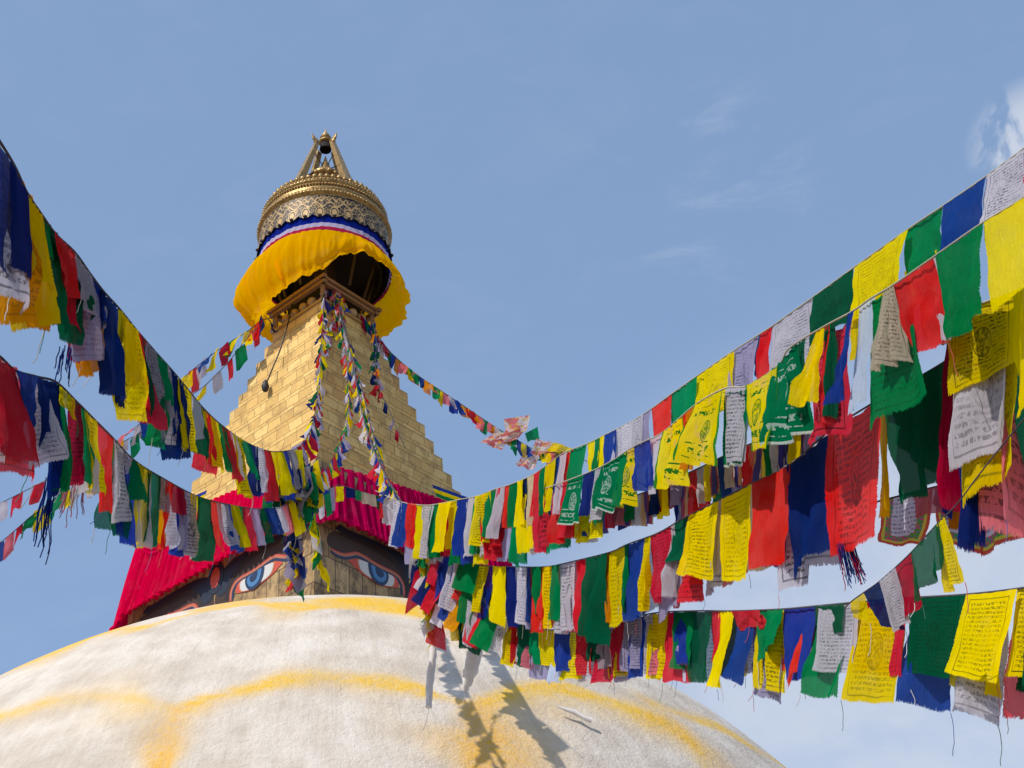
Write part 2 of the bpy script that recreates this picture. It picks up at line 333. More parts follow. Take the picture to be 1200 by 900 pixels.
# ---------------------------------------------------------------- mesh helpers
class MB:
    def __init__(s): s.v = []; s.f = []; s.uv = []; s.mi = []
    def face(s, pts, uvs=None, mi=0):
        i = len(s.v); s.v += [tuple(p) for p in pts]; s.f.append(tuple(range(i, i+len(pts))))
        s.uv.append(uvs or [(0, 0)]*len(pts)); s.mi.append(mi)
    def grid(s, P, UV=None, close=False, mi=0):
        n, m = len(P), len(P[0]); b = len(s.v)
        for row in P: s.v += [tuple(p) for p in row]
        for i in range(n-1):
            for j in range(m if close else m-1):
                j2 = (j+1) % m
                s.f.append((b+i*m+j, b+i*m+j2, b+(i+1)*m+j2, b+(i+1)*m+j))
                if UV: 
                    q = [UV[i][j], UV[i][j+1] if (j+1 < len(UV[i])) else UV[i][0], UV[i+1][j+1] if (j+1 < len(UV[i])) else UV[i+1][0], UV[i+1][j]]
                else:
                    q = [(j/max(1, m-1), i/max(1, n-1)), ((j+1)/max(1, m-1), i/max(1, n-1)), ((j+1)/max(1, m-1), (i+1)/max(1, n-1)), (j/max(1, m-1), (i+1)/max(1, n-1))]
                s.uv.append(q); s.mi.append(mi)
    def tube(s, pts, r, k=6, mi=0, cap=True):
        pts = [Vector(p) for p in pts]; rows = []
        rr = r if isinstance(r, (list, tuple)) else [r]*len(pts)
        n0 = None
        for i, p in enumerate(pts):
            t = (pts[min(i+1, len(pts)-1)] - pts[max(i-1, 0)]).normalized()
            if n0 is None or abs(n0.dot(t)) > .95: n0 = t.orthogonal().normalized()
            n0 = (n0 - t*n0.dot(t)).normalized(); b = t.cross(n0)
            rows.append([p + rr[i]*(math.cos(a)*n0 + math.sin(a)*b) for a in [2*math.pi*q/k for q in range(k)]])
        s.grid(rows, close=True, mi=mi)
        if cap: s.face(rows[0][::-1], mi=mi); s.face(rows[-1], mi=mi)
    def box(s, c, ex, ey, ez, mi=0):      # centre, three half-edge vectors
        c, ex, ey, ez = map(Vector, (c, ex, ey, ez))
        for a, b, d in ((ex, ey, ez), (ey, ez, ex), (ez, ex, ey)):
            la, lb = a.length*2, b.length*2
            for sgn in (1, -1):
                q = [c+d*sgn-a-b, c+d*sgn+a-b, c+d*sgn+a+b, c+d*sgn-a+b]
                s.face(q if sgn > 0 else q[::-1], [(0, 0), (la, 0), (la, lb), (0, lb)], mi)
    def lathe(s, prof, c, k=32, mi=0, rmul=None):
        rows = []; UV = []
        acc = 0; pr = None
        for (r, z) in prof:
            if pr: acc += math.hypot(r-pr[0], z-pr[1])
            pr = (r, z)
            rows.append([(c[0]+r*math.sin(2*math.pi*q/k), c[1]-r*math.cos(2*math.pi*q/k), c[2]+z) for q in range(k)])
            UV.append([(max(r, .001)*0+prof[0][0]*2*math.pi*q/k, acc) for q in range(k+1)])
        s.grid(rows, UV, close=True, mi=mi)
    def build(s, name, mats, parent=None, smooth=True):
        me = bpy.data.meshes.new(name); me.from_pydata(s.v, [], s.f); me.update()
        ul = me.uv_layers.new(name='UVMap'); ul.data.foreach_set('uv', [c for f in s.uv for p in f for c in p])
        if not isinstance(mats, (list, tuple)): mats = [mats]
        for m in mats: me.materials.append(MAT[m] if isinstance(m, str) else m)
        me.polygons.foreach_set('material_index', s.mi)
        me.polygons.foreach_set('use_smooth', [smooth]*len(s.f))
        o = bpy.data.objects.new(name, me); COL.objects.link(o)
        if parent is not None:
            o.parent = parent
            o.matrix_parent_inverse = parent.matrix_basis.inverted() if parent.parent is None else Matrix.Identity(4)
        return o
def tag(o, label=None, cat=None, group=None, kind=None):
    if label: o['label'] = label
    if cat: o['category'] = cat
    if group: o['group'] = group
    if kind: o['kind'] = kind
    return o
def empty(name, loc, **kw):
    o = bpy.data.objects.new(name, None); COL.objects.link(o); o.location = loc; o.empty_display_size = .3
    o.matrix_basis = Matrix.Translation(loc); return tag(o, **kw)

# ---------------------------------------------------------------- setting
g_ = MB(); g_.face([(-1500, -1500, 0), (1500, -1500, 0), (1500, 1500, 0), (-1500, 1500, 0)], [(0, 0), (1, 0), (1, 1), (0, 1)])
tag(g_.build('ground', 'paving', smooth=False), kind='structure')

# ---------------------------------------------------------------- the stupa
S = 30/26
AZ, YAW = R(-10.36), R(8.19)
AX = Vector((30*math.sin(AZ), 30*math.cos(AZ), 0))
ZC = CAMZ - .05*S; RD = 11.94*S
def Z(u): return CAMZ + u*S
stupa = empty('stupa', (AX.x, AX.y, 0), label='large white domed stupa with a gilded stepped tower and painted eyes', cat='stupa')

def hit_dome(px, py):
    d = ray(px, py); c = Vector((AX.x, AX.y, ZC)); oc = CP - c
    b = oc.dot(d); q = b*b - (oc.dot(oc) - RD*RD)
    if q < 0:
        q = 0
    return CP + d*(-b - math.sqrt(q))
DC = Vector((AX.x, AX.y, ZC))
def pl(pts):     # polyline on the dome
    out = []
    for p in pts: out.append((hit_dome(p[0], p[1]) - DC).normalized())
    return out
stain_lines = [   # (points x,y), half width metres, strength
    ([(20, 782), (70, 763), (110, 745), (170, 735), (235, 717), (290, 707), (360, 712), (430, 712), (500, 722), (560, 745)], .34, 1.0),
    ([(225, 716), (262, 709), (290, 703)], .42, 1.0), ([(400, 706), (440, 704), (480, 712), (510, 716)], .55, 1.1),
    ([(-40, 850), (0, 842), (60, 822), (110, 816), (165, 820), (205, 832)], .26, .9),
    ([(205, 832), (255, 815), (310, 803), (370, 794), (430, 797), (480, 806), (520, 816), (548, 826)], .28, 1.0),
    ([(205, 832), (196, 860), (190, 900), (188, 960)], .24, .9),
    ([(548, 826), (556, 850), (564, 880), (572, 940)], .40, 1.0), ([(530, 860), (545, 900)], .3, .6),
    ([(560, 822), (600, 810), (660, 806), (710, 818), (750, 835), (790, 853), (820, 880), (835, 910), (845, 950)], .26, 1.0),
    ([(790, 853), (830, 880), (850, 910)], .34, .6),
    ([(760, 822), (800, 838), (850, 855), (890, 880), (930, 905)], .16, .9),
]
SL = [(pl(p), w_, s_, i) for i, (p, w_, s_) in enumerate(stain_lines)]
NT, NP = 150, 420
lat_top, lat_bot = R(1), R(92)
verts = []; uvs = []
for i in range(NT+1):
    th = lat_top + (lat_bot-lat_top)*i/NT
    for j in range(NP):
        a = 2*math.pi*j/NP
        verts.append((math.sin(th)*math.sin(a), -math.sin(th)*math.cos(a), math.cos(th)))
V = np.array(verts)
stain = np.zeros(len(V)); drip = np.zeros(len(V))
jit = np.array([mnoise.noise(Vector(v)*6)*.30 + mnoise.noise(Vector(v)*17)*.22 + mnoise.noise(Vector(v)*45)*.10 for v in verts])
jw = np.array([mnoise.noise(Vector(v)*9 + Vector((5, 5, 5))) for v in verts])
for line, w_, s_, idx in SL:
    best = np.full(len(V), 1e9)
    for a, b in zip(line[:-1], line[1:]):
        a = np.array(a); b = np.array(b); ab = b-a
        t = np.clip(((V-a)@ab)/(ab@ab), 0, 1)
        dd = np.linalg.norm(V - (a+t[:, None]*ab), axis=1)*RD
        best = np.minimum(best, dd)
    wv = w_*(1.0+jw*1.2)*1.5
    val = s_*np.exp(-((best+jit*.9)/wv)**2)
    stain = np.maximum(stain, val)
    if idx in (5, 6, 7, 9): drip = np.maximum(drip, val)
mb = MB()
rows = []; UV = []
for i in range(NT+1):
    th = lat_top + (lat_bot-lat_top)*i/NT
    row = []
    for j in range(NP):
        v = V[i*NP+j]
        r = RD*(1+.0007*mnoise.noise(Vector(v)*9)+.0004*mnoise.noise(Vector(v)*30))
        row.append((AX.x+v[0]*r, AX.y+v[1]*r, ZC+v[2]*r))
    rows.append(row); UV.append([(j/NP*2*math.pi*RD, th*RD) for j in range(NP+1)])
mb.grid(rows, UV, close=True)
top = rows[0]; mb.face(top)
dome = mb.build('dome', 'dome', stupa)
for nm, arr in (('stain', stain), ('drip', drip)):
    at_ = dome.data.attributes.new(nm, 'FLOAT', 'POINT')
    full = np.zeros(len(dome.data.vertices)); full[:len(arr)] = arr
    at_.data.foreach_set('value', full)
# terrace the dome sits on (below the view)
t_ = MB(); t_.lathe([(13.9, 1.65), (14.6, 1.6), (14.6, 1.0), (16.5, 1.0), (16.5, 0)], (AX.x, AX.y, 0), 96)
t_.build('terrace', 'scarf', stupa)

def sq(D, z):                     # corners of a square level, D = half diagonal in units; order near, right, far, left
    return [Vector((AX.x+D*S*math.sin(YAW+k*math.pi/2), AX.y-D*S*math.cos(YAW+k*math.pi/2), Z(z))) for k in range(4)]
def slab(mbx, D0, z0, D1, z1, caps=True, vo=0):
    a, b = sq(D0, z0), sq(D1, z1); h = (b[0]-a[0]).length
    hz = (z1-z0)*S
    for k in range(4):
        p, q, r_, s_ = a[k], a[(k+1) % 4], b[(k+1) % 4], b[k]
        L = (q-p).length; L2 = (r_-s_).length
        mbx.face([p, q, r_, s_], [(-L/2+k*17.3, vo), (L/2+k*17.3, vo), (L2/2+k*17.3, vo+hz), (-L2/2+k*17.3, vo+hz)])
    if caps: mbx.face(b, [(0, 0)]*4); mbx.face(a[::-1], [(0, 0)]*4)

# harmika: four walls with painted eyes
DW = 4.18; WZ0, WZ1 = 10.2, 14.3
walls = []
wc = sq(DW, WZ0); wt = sq(DW, WZ1)
for k in range(4):
    m_ = MB(); p, q = wc[k], wc[(k+1) % 4]; r_, s_ = wt[(k+1) % 4], wt[k]; L = (q-p).length; h = (s_-p).length
    nrm = (q-p).cross(s_-p).normalized()
    m_.face([p, q, r_, s_], [(0, 0), (L, 0), (L, h), (0, h)])
    bk = -nrm*.25; e_ = (q-p).normalized()*.25
    m_.face([q+bk-e_, p+bk+e_, s_+bk+e_, r_+bk-e_]); m_.face([p, s_, s_+bk+e_, p+bk+e_]); m_.face([q, q+bk-e_, r_+bk-e_, r_])
    m_.face([s_, r_, r_+bk-e_, s_+bk+e_])
    walls.append(m_.build('tower_base_wall', 'wall', stupa, smooth=False))
# eye outlines from the right (k=0) wall: pixel -> (u, v) in the wall plane
p0, q0, s0 = wc[0], wc[1], wt[0]; eu_ = (q0-p0).normalized(); ev_ = (s0-p0).normalized(); en_ = eu_.cross(ev_).normalized(); WL = (q0-p0).length
def wuv(px, py):
    d = ray(px, py); t = (p0-CP).dot(en_)/d.dot(en_); h = CP+d*t - p0; return (h.dot(eu_), h.dot(ev_))
def crop7(X, Y): return wuv(370+X*140/1200, 620+Y*100/857)
def smooth_poly(pts, n=6, closed=True):
    out = []; N_ = len(pts)
    rng = N_ if closed else N_-1
    for i in range(rng):
        g4 = [pts[(i+o) % N_] if closed else pts[min(max(i+o, 0), N_-1)] for o in (-1, 0, 1, 2)]
        for s_ in range(n):
            t = s_/n
            out.append(tuple(.5*((2*g4[1][c]) + (-g4[0][c]+g4[2][c])*t + (2*g4[0][c]-5*g4[1][c]+4*g4[2][c]-g4[3][c])*t*t + (-g4[0][c]+3*g4[1][c]-3*g4[2][c]+g4[3][c])*t**3) for c in range(len(pts[0]))))
    if not closed: out.append(tuple(pts[-1]))
    return out
eye_out = [crop7(*p) for p in [(330, 315), (400, 300), (470, 318), (540, 350), (620, 395), (700, 440), (770, 470), (812, 510), (828, 560), (822, 590), (760, 588), (690, 580), (620, 556), (560, 515), (480, 465), (400, 395), (360, 350)]]
white_out = [crop7(*p) for p in [(412, 310), (470, 322), (540, 353), (620, 398), (700, 443), (765, 475), (790, 515), (770, 580), (690, 574), (620, 550), (560, 508), (480, 455), (430, 400)]]
iris_o = [crop7(*p) for p in [(522, 345), (585, 380), (650, 415), (712, 452), (722, 490), (708, 540), (672, 572), (620, 560), (565, 515), (532, 450), (520, 395)]]
iris_m = [crop7(*p) for p in [(548, 365), (590, 388), (640, 414), (690, 447), (698, 490), (680, 530), (650, 541), (612, 525), (575, 482), (555, 425)]]
iris_i = [crop7(*p) for p in [(590, 392), (630, 412), (665, 440), (668, 478), (645, 494), (612, 476), (592, 435)]]
lid = [crop7(*p) for p in [(150, 208), (210, 245), (280, 268), (350, 262), (410, 255), (480, 285), (550, 330), (620, 372), (700, 412), (770, 445), (830, 490), (868, 560), (876, 620), (874, 672)]]
brown = [crop7(*p) for p in [(110, 120), (180, 215), (280, 262), (410, 250), (550, 322), (700, 402), (830, 480), (872, 560), (880, 680), (1040, 690), (1035, 520), (930, 400), (780, 270), (560, 150), (330, 60), (170, 20)]]
browb = [crop7(*p) for p in [(200, 5), (330, 62), (480, 120), (640, 190), (780, 290), (880, 420), (930, 560), (1000, 610), (1040, 560), (1040, 430), (950, 330), (840, 240), (680, 160), (500, 80), (330, 10), (240, -40)]]
dark2 = [crop7(*p) for p in [(240, 60), (400, 130), (600, 230), (740, 320), (820, 400), (870, 480), (900, 560), (910, 640), (950, 640), (925, 540), (870, 420), (780, 300), (620, 190), (430, 100), (300, 40)]]
def flat(wallk, poly, off, matn, name, mirror=False, uc=None):
    p, q, s_ = wc[wallk], wc[(wallk+1) % 4], wt[wallk]
    eu, ev = (q-p).normalized(), (s_-p).normalized(); en = eu.cross(ev).normalized()
    if en.dot(p-Vector((AX.x, AX.y, p.z))) < 0: en = -en
    pts = [(WL-u if mirror else u, v) for u, v in poly]
    if mirror: pts = pts[::-1]
    m_ = MB(); th = .004
    P3 = [p+eu*u+ev*v+en*off for u, v in pts]
    m_.face(P3)
    B3 = [x-en*th for x in P3]
    for i in range(len(P3)): j = (i+1) % len(P3); m_.face([P3[j], P3[i], B3[i], B3[j]])
    return m_.build(name, matn, walls[wallk], smooth=False)
def band(pts, w0):                 # thin band polygon along a polyline
    sp_ = smooth_poly(pts, 5, False); L_, R_ = [], []
    for i, a in enumerate(sp_):
        b = sp_[min(i+1, len(sp_)-1)]; c = sp_[max(i-1, 0)]; dx, dy = b[0]-c[0], b[1]-c[1]; l = math.hypot(dx, dy) or 1
        ww = w0*min(1, .35+i/8, .35+(len(sp_)-1-i)/8)
        L_.append((a[0]-dy/l*ww, a[1]+dx/l*ww)); R_.append((a[0]+dy/l*ww, a[1]-dx/l*ww))
    return L_+R_[::-1]
def off_line(pts, d):
    out = []
    for i, a in enumerate(pts):
        b = pts[min(i+1, len(pts)-1)]; c = pts[max(i-1, 0)]; dx, dy = b[0]-c[0], b[1]-c[1]; l = math.hypot(dx, dy) or 1
        out.append((a[0]-dy/l*d, a[1]+dx/l*d))
    return out
def clampu(poly): return [(max(.03, min(u, WL/2-.02)), v) for u, v in poly]
for k in range(4):
    for mir in (False, True):
        flat(k, clampu(smooth_poly(brown)), .004, 'brow_brown', 'eye_socket', mir)
        flat(k, clampu(smooth_poly(dark2)), .008, 'brow_dark', 'eyebrow_dark_band', mir)  # band of very dark brown paint along the eyebrow
        flat(k, clampu(smooth_poly(browb)), .012, 'brow_blue', 'eyebrow', mir)
        flat(k, clampu(band(off_line(lid, -.045), .045)), .012, 'iris_rim', 'eyelid_dark_line', mir)  # dark blue painted line running beside the eyelid
        flat(k, clampu(band(off_line(lid, .04), .022)), .012, 'eye_red', 'eyelid_trim', mir)
        flat(k, clampu(band(lid, .028)), .018, 'lid_line', 'eyelid', mir)
        flat(k, smooth_poly(eye_out), .016, 'eye_red', 'eye_corner', mir)
        flat(k, smooth_poly(white_out), .024, 'eye_orange', 'eye_corner_tint', mir)
        ctr = (sum(p[0] for p in white_out)/len(white_out), sum(p[1] for p in white_out)/len(white_out))
        flat(k, smooth_poly([(ctr[0]+(a-ctr[0])*.93, ctr[1]+(b-ctr[1])*.97) for a, b in white_out]), .030, 'eye_white', 'eye_white', mir)
        flat(k, smooth_poly(iris_o), .036, 'iris_rim', 'iris_rim', mir)
        flat(k, smooth_poly(iris_m), .042, 'iris_blue', 'iris', mir)
        flat(k, smooth_poly(iris_i), .048, 'iris_rim', 'pupil', mir)
    cu = WL/2; vz = crop7(990, 400)[1]
    def ell(cu, cv, a, b): return [(cu+a*math.cos(t), cv+b*math.sin(t)) for t in [2*math.pi*i/28 for i in range(28)]]
    flat(k, ell(cu, vz, .30, .42), .020, 'brow_blue', 'forehead_mark', False)
    flat(k, ell(cu, vz, .17, .27), .026, 'eye_red', 'forehead_mark_centre', False)
    nose = [(cu+.25, vz-1.1), (cu+.1, vz-.95), (cu-.15, vz-1.1), (cu-.2, vz-1.4), (cu+.1, vz-1.65), (cu+.2, vz-1.9), (cu, vz-2.1)]
    flat(k, band(nose, .07), .020, 'brow_blue', 'painted_nose', False)

# roof of the base, stepped
m_ = MB(); slab(m_, 4.04, 14.0, 4.04, 14.2); slab(m_, 3.98, 14.2, 3.9, 14.4); m_.build('tower_cornice', 'beam_wood', stupa, smooth=False)
# thirteen gilded steps
NS = 13; ztop, Dtop = 20.85, 1.30; hstep = .4915; 
m_zero = ztop - NS*hstep
for i in range(NS):
    z0 = m_zero + i*hstep; z1 = z0+hstep; Dm = Dtop + (ztop - z1)*.394
    m_ = MB(); slab(m_, Dm, z0, Dm, z1, vo=i*.567)
    m_.build('tower_step', 'gold', stupa, smooth=False)

# gallery above: posts, beams, balls
m_ = MB(); slab(m_, 1.36, ztop, 1.36, ztop+.07); m_.build('gallery_sill', 'ball_gold', stupa, smooth=False)
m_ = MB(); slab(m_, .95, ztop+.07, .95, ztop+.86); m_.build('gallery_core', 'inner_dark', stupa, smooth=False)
for lev, (D, z) in enumerate(((1.38, ztop+.72), (1.31, ztop+.60))):
    cs = sq(D, z)
    for k in range(4):
        a, b = cs[k], cs[(k+1) % 4]; d = (b-a).normalized(); nn = d.cross(Vector((0, 0, 1)))
        m_ = MB(); m_.box((a+b)/2, (b-a)/2+d*(.12 if k % 2 else .02), nn*.055*S, Vector((0, 0, .042*S))); m_.build('gallery_beam', 'beam_wood', stupa, smooth=False)
for k in range(4):
    a = sq(1.24, ztop+.07)[k]; m_ = MB()
    m_.box(a+Vector((0, 0, .24*S)), (.05*S, 0, 0), (0, .05*S, 0), (0, 0, .25*S)); m_.build('gallery_post', 'beam_wood', stupa, smooth=False)
cs = sq(1.20, ztop+.24)
for k in range(4):
    for t in (.22, .40, .60, .78):
        c = cs[k].lerp(cs[(k+1) % 4], t); m_ = MB(); r = .135*S
        m_.lathe([(.02*r, -1.05*r), (.6*r, -.85*r), (.95*r, -.3*r), (r, .15*r), (.8*r, .7*r), (.4*r, .95*r), (.02*r, 1.05*r)], c, 14)
        m_.build('gilt_ball', 'ball_gold', stupa)
# crown carrier: posts and dark canopy underside
zr = 23.27; rc = 1.80
m_ = MB(); m_.lathe([(.3*S, (ztop+.86)*S-zr*S), (.3*S, .5*S)], (AX.x, AX.y, Z(zr)), 12); m_.build('crown_mast', 'dark_wood', stupa)
for q in range(10):
    a = 2*math.pi*q/10+.2; m_ = MB()
    pA = Vector((AX.x+1.05*S*math.sin(a), AX.y-1.05*S*math.cos(a), Z(ztop+.9))); pB = Vector((AX.x+1.5*S*math.sin(a), AX.y-1.5*S*math.cos(a), Z(zr+.1)))
    m_.tube([pA, pB], .04*S, 5); m_.build('crown_strut', 'dark_wood', stupa)
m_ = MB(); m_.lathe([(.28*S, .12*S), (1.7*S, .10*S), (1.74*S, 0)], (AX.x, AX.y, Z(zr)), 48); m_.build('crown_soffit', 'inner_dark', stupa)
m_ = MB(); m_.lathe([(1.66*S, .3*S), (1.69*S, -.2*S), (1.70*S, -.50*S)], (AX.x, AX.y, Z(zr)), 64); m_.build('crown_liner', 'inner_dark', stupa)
# lattice ring behind the skirt, left open in thin slats
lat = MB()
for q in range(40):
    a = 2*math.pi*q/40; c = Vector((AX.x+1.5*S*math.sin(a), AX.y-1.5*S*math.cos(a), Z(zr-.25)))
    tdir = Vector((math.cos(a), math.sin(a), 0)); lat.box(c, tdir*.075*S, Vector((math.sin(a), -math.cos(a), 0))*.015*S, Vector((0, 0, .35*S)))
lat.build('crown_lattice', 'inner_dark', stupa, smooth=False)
# crown: scalloped fretwork band, mouldings, beads
CROWN_C = Vector((AX.x, AX.y, Z(zr)))
crown = MB(); rows = []; UV = []; K = 360
for i in range(9):
    t = i/8; row = []; uvr = []
    for q in range(K+1 if False else K):
        a = 2*math.pi*q/K; sc = abs(math.sin(a*15))                     # thirty scallops
        zb = -.02 + .11*(1-sc)**1.2
        r = (rc-.07*t + .004*math.sin(a*30)**2)*S; z = (zb*(1-t) + .90*t)*S
        row.append((CROWN_C.x+r*math.sin(a), CROWN_C.y-r*math.cos(a), CROWN_C.z+z))
    for q in range(K+1): uvr.append((2*math.pi*rc*q/K*S, 1.02*t))
    rows.append(row); UV.append(uvr)
crown.grid(rows, UV, close=True)
for q in range(60):
    a = 2*math.pi*q/60
    if q % 2:
        c = CROWN_C+Vector((math.sin(a)*rc*S*1.005, -math.cos(a)*rc*S*1.005, .02*S)); rr = .055*S
        crown.lathe([(.01, -rr*1.1), (rr*.8, -rr*.5), (rr, 0), (rr*.6, rr*.8), (.01, rr)], c, 8)
crown_o = crown.build('crown', ['fret'], stupa)
def ring(name, prof, m='gilt', k=96):
    q = MB(); q.lathe([(a*S, b*S) for a, b in prof], CROWN_C, k); return q.build(name, m, crown_o)
ring('moulding', [(1.73, .87), (1.80, .89), (1.81, .98), (1.75, 1.01)])
ring('moulding', [(1.74, 1.01), (1.74, 1.15), (1.70, 1.20), (1.70, 1.33), (1.66, 1.36)])
ring('moulding', [(1.66, 1.36), (1.72, 1.40), (1.70, 1.50), (1.60, 1.55), (1.55, 1.68), (1.52, 1.74), (1.44, 1.77), (.9, 1.86), (.02, 1.90)])
def beads(n, r, z, br, sz=1.0, name='bead_row', m='gilt'):
    q = MB()
    for i in range(n):
        a = 2*math.pi*i/n; c = CROWN_C+Vector((math.sin(a)*r*S, -math.cos(a)*r*S, z*S)); b = br*S
        q.lathe([(.01*b, -b*sz), (.75*b, -.6*b*sz), (b, 0), (.75*b, .6*b*sz), (.01*b, b*sz)], c, 7)
    q.build(name, m, crown_o)
beads(120, 1.79, .93, .045); beads(130, 1.72, 1.27, .036); beads(110, 1.70, 1.46, .04); beads(60, 1.56, 1.68, .085, 1.2, 'petal_row')
# diamond chain round the moulding
q_ = MB()
for i in range(110):
    a = 2*math.pi*i/110; c = CROWN_C+Vector((math.sin(a)*1.752*S, -math.cos(a)*1.752*S, 1.08*S)); tv = Vector((math.cos(a), math.sin(a), 0)); nv = Vector((math.sin(a), -math.cos(a), 0))
    for sg in (1, -1): q_.box(c, (tv*.05+Vector((0, 0, .035*sg)))*S, (Vector((0, 0, .012))-tv*.012*sg)*S, nv*.014*S)
q_.build('chain_band', 'gilt', crown_o, smooth=False)
# four leaning legs with flame ornaments, inner finial, bell finial
LEGT = Vector((AX.x, AX.y, Z(27.84)))
for k in range(4):
    a = R(45)+k*math.pi/2 + R(4)
    foot = CROWN_C+Vector((math.sin(a)*1.12*S, -math.cos(a)*1.12*S, 1.80*S)); topp = LEGT+Vector((math.sin(a)*.30*S, -math.cos(a)*.30*S, -.10*S))
    ax_ = (topp-foot); tn = Vector((math.cos(a), math.sin(a), 0)); nn = ax_.cross(tn).normalized()
    m_ = MB(); rows = []
    for t, wd in ((0, .15), (.03, .135), (1, .068)):
        c = foot.lerp(topp, t); rows.append([c+tn*wd*S+nn*wd*.8*S, c-tn*wd*S+nn*wd*.8*S, c-tn*wd*S-nn*wd*.8*S, c+tn*wd*S-nn*wd*.8*S])
    m_.grid(rows, close=True); m_.face(rows[-1])
    leg = m_.build('crown_leg', 'gilt', stupa, smooth=False)
    m_ = MB(); ov = Vector((math.sin(a), -math.cos(a), 0))
    base = topp+ov*.02*S
    for (o1, z1_, o2, z2_, r_) in ((.0, -.08, .16, .05, .085), (.14, .03, .22, .22, .05), (.10, .02, .10, .24, .045), (.02, .05, .0, .2, .05), (.2, .2, .17, .3, .03)):
        m_.tube([base+ov*o1*S*.8+Vector((0, 0, z1_*S*.8)), base+ov*(o1+o2)/2*S*.84+Vector((0, 0, (z1_+z2_)/2*S*.8)), base+ov*o2*S*.8+Vector((0, 0, z2_*S*.8))], [r_*S*.8, r_*.64*S, r_*.2*S], 7)
    m_.build('flame_ornament', 'gilt', leg)
def fin(name, base, prof, m='gilt', k=24, sc=1):
    q = MB(); q.lathe([(a*S*sc, b*S*sc) for a, b in prof], base, k); return q.build(name, m, stupa)
fin('bell_finial', LEGT+Vector((0, 0, .06*S)), [(.02, -.02), (.20, -.02), (.30, .0), (.31, .06), (.22, .13), (.19, .24), (.25, .26), (.25, .31), (.16, .36), (.20, .40), (.19, .45), (.11, .51), (.13, .54), (.06, .66), (.03, .72), (.05, .76), (.02, .82), (.005, 1.02)], sc=.66)
fin('bell_mouth', LEGT, [(.17, -.22), (.16, -.05), (.15, -.012), (.01, -.012)], 'inner_dark')
fin('inner_finial', CROWN_C, [(.9, 1.84), (.55, 2.3), (.40, 2.7), (.34, 2.98), (.44, 3.06), (.47, 3.14), (.40, 3.26), (.26, 3.40), (.15, 3.47), (.12, 3.52), (.16, 3.56), (.14, 3.62), (.08, 3.66), (.12, 3.71), (.10, 3.78), (.04, 3.82), (.06, 3.87), (.01, 4.09)])
q_ = MB()
for i in range(14):
    a = 2*math.pi*i/14; c = CROWN_C+Vector((math.sin(a)*.43*S, -math.cos(a)*.43*S, 3.08*S)); b = .085*S
    q_.lathe([(.01*b, -b), (.75*b, -.6*b), (b, 0), (.75*b, .6*b), (.01*b, b)], c, 8)
q_.build('lotus_petals', 'gilt', stupa)
for k in range(2):                # cross wires tying the legs
    for sgn in (1, -1):
        a = R(49)+k*math.pi/2; ov = Vector((math.sin(a), -math.cos(a), 0))
        m_ = MB(); m_.tube([CROWN_C+ov*.80*S*sgn+Vector((0, 0, 2.75*S)), LEGT-ov*.42*S*sgn+Vector((0, 0, -.6*S))], .018, 4); m_.build('tie_wire', 'cable', stupa)

# ---------------------------------------------------------------- cloths on the tower
def cloth_ring(name, mats, nv, rf, zf, K=360, uvw=8.0, mi=lambda t: 0, thick=None, parent=None):
    m_ = MB(); rows = []
    for i in range(nv+1):
        t = i/nv; rows.append([(CROWN_C.x+rf(2*math.pi*q/K, t)*S*math.sin(2*math.pi*q/K), CROWN_C.y-rf(2*math.pi*q/K, t)*S*math.cos(2*math.pi*q/K), CROWN_C.z+zf(2*math.pi*q/K, t)*S) for q in range(K)])
    UV = [[(uvw*q/K, 1-i/nv) for q in range(K+1)] for i in range(nv+1)]
    m_.grid(rows, UV, close=True)
    o = m_.build(name, mats, parent); 
    for p in o.data.polygons:
        p.material_index = mi(p.index//K/nv)
    return o
def nz(a, k, s): return mnoise.noise(Vector((math.sin(a)*k, math.cos(a)*k, s)))
skirt = empty('cloth_skirt', (AX.x, AX.y, Z(zr-1.8)), label='billowing saffron cloth skirt with blue, white and red stripes hung under the crown', cat='cloth')
def stripe_r(a, t): return 1.735+.045*t+.02*nz(a, 14, 3)+.008*math.sin(a*60)
def stripe_z(a, t): return .10-.58*t + .03*nz(a, 3, 9)*t - .05*math.exp(-((a-5.75)/.12)**2)*math.sin(t*3)
for i, (nm, mt, t0, t1) in enumerate((('blue_stripe', 's_blue', 0, .52), ('white_stripe', 's_white', .52, .78), ('red_stripe', 's_red', .78, 1))):
    cloth_ring(nm, mt, 4, lambda a, t, t0=t0, t1=t1: stripe_r(a, t0+(t1-t0)*t), lambda a, t, t0=t0, t1=t1: stripe_z(a, t0+(t1-t0)*t), parent=skirt)
def bump_(a, c, wd):
    d = (a-c+math.pi) % (2*math.pi)-math.pi; return math.exp(-(d/wd)**2)
HT = [(-180, 1.6), (-120, 1.72), (-90, 1.80), (-60, 2.42), (-30, 2.30), (0, 2.02), (30, 1.30), (45, 1.26), (60, 1.50), (80, 1.68), (100, 1.70), (140, 1.6), (180, 1.6)]
RT = [(-180, 1.9), (-120, 1.9), (-90, 1.90), (-60, 1.85), (-30, 1.80), (0, 1.86), (30, 1.92), (45, 2.08), (60, 2.20), (80, 2.30), (100, 2.12), (140, 1.95), (180, 1.9)]
def tab(T, a):
    d = (math.degrees(a)+180) % 360-180
    for p, q in zip(T[:-1], T[1:]):
        if p[0] <= d <= q[0]:
            x = (d-p[0])/(q[0]-p[0]); x = x*x*(3-2*x); return p[1]+(q[1]-p[1])*x
    return T[0][1]
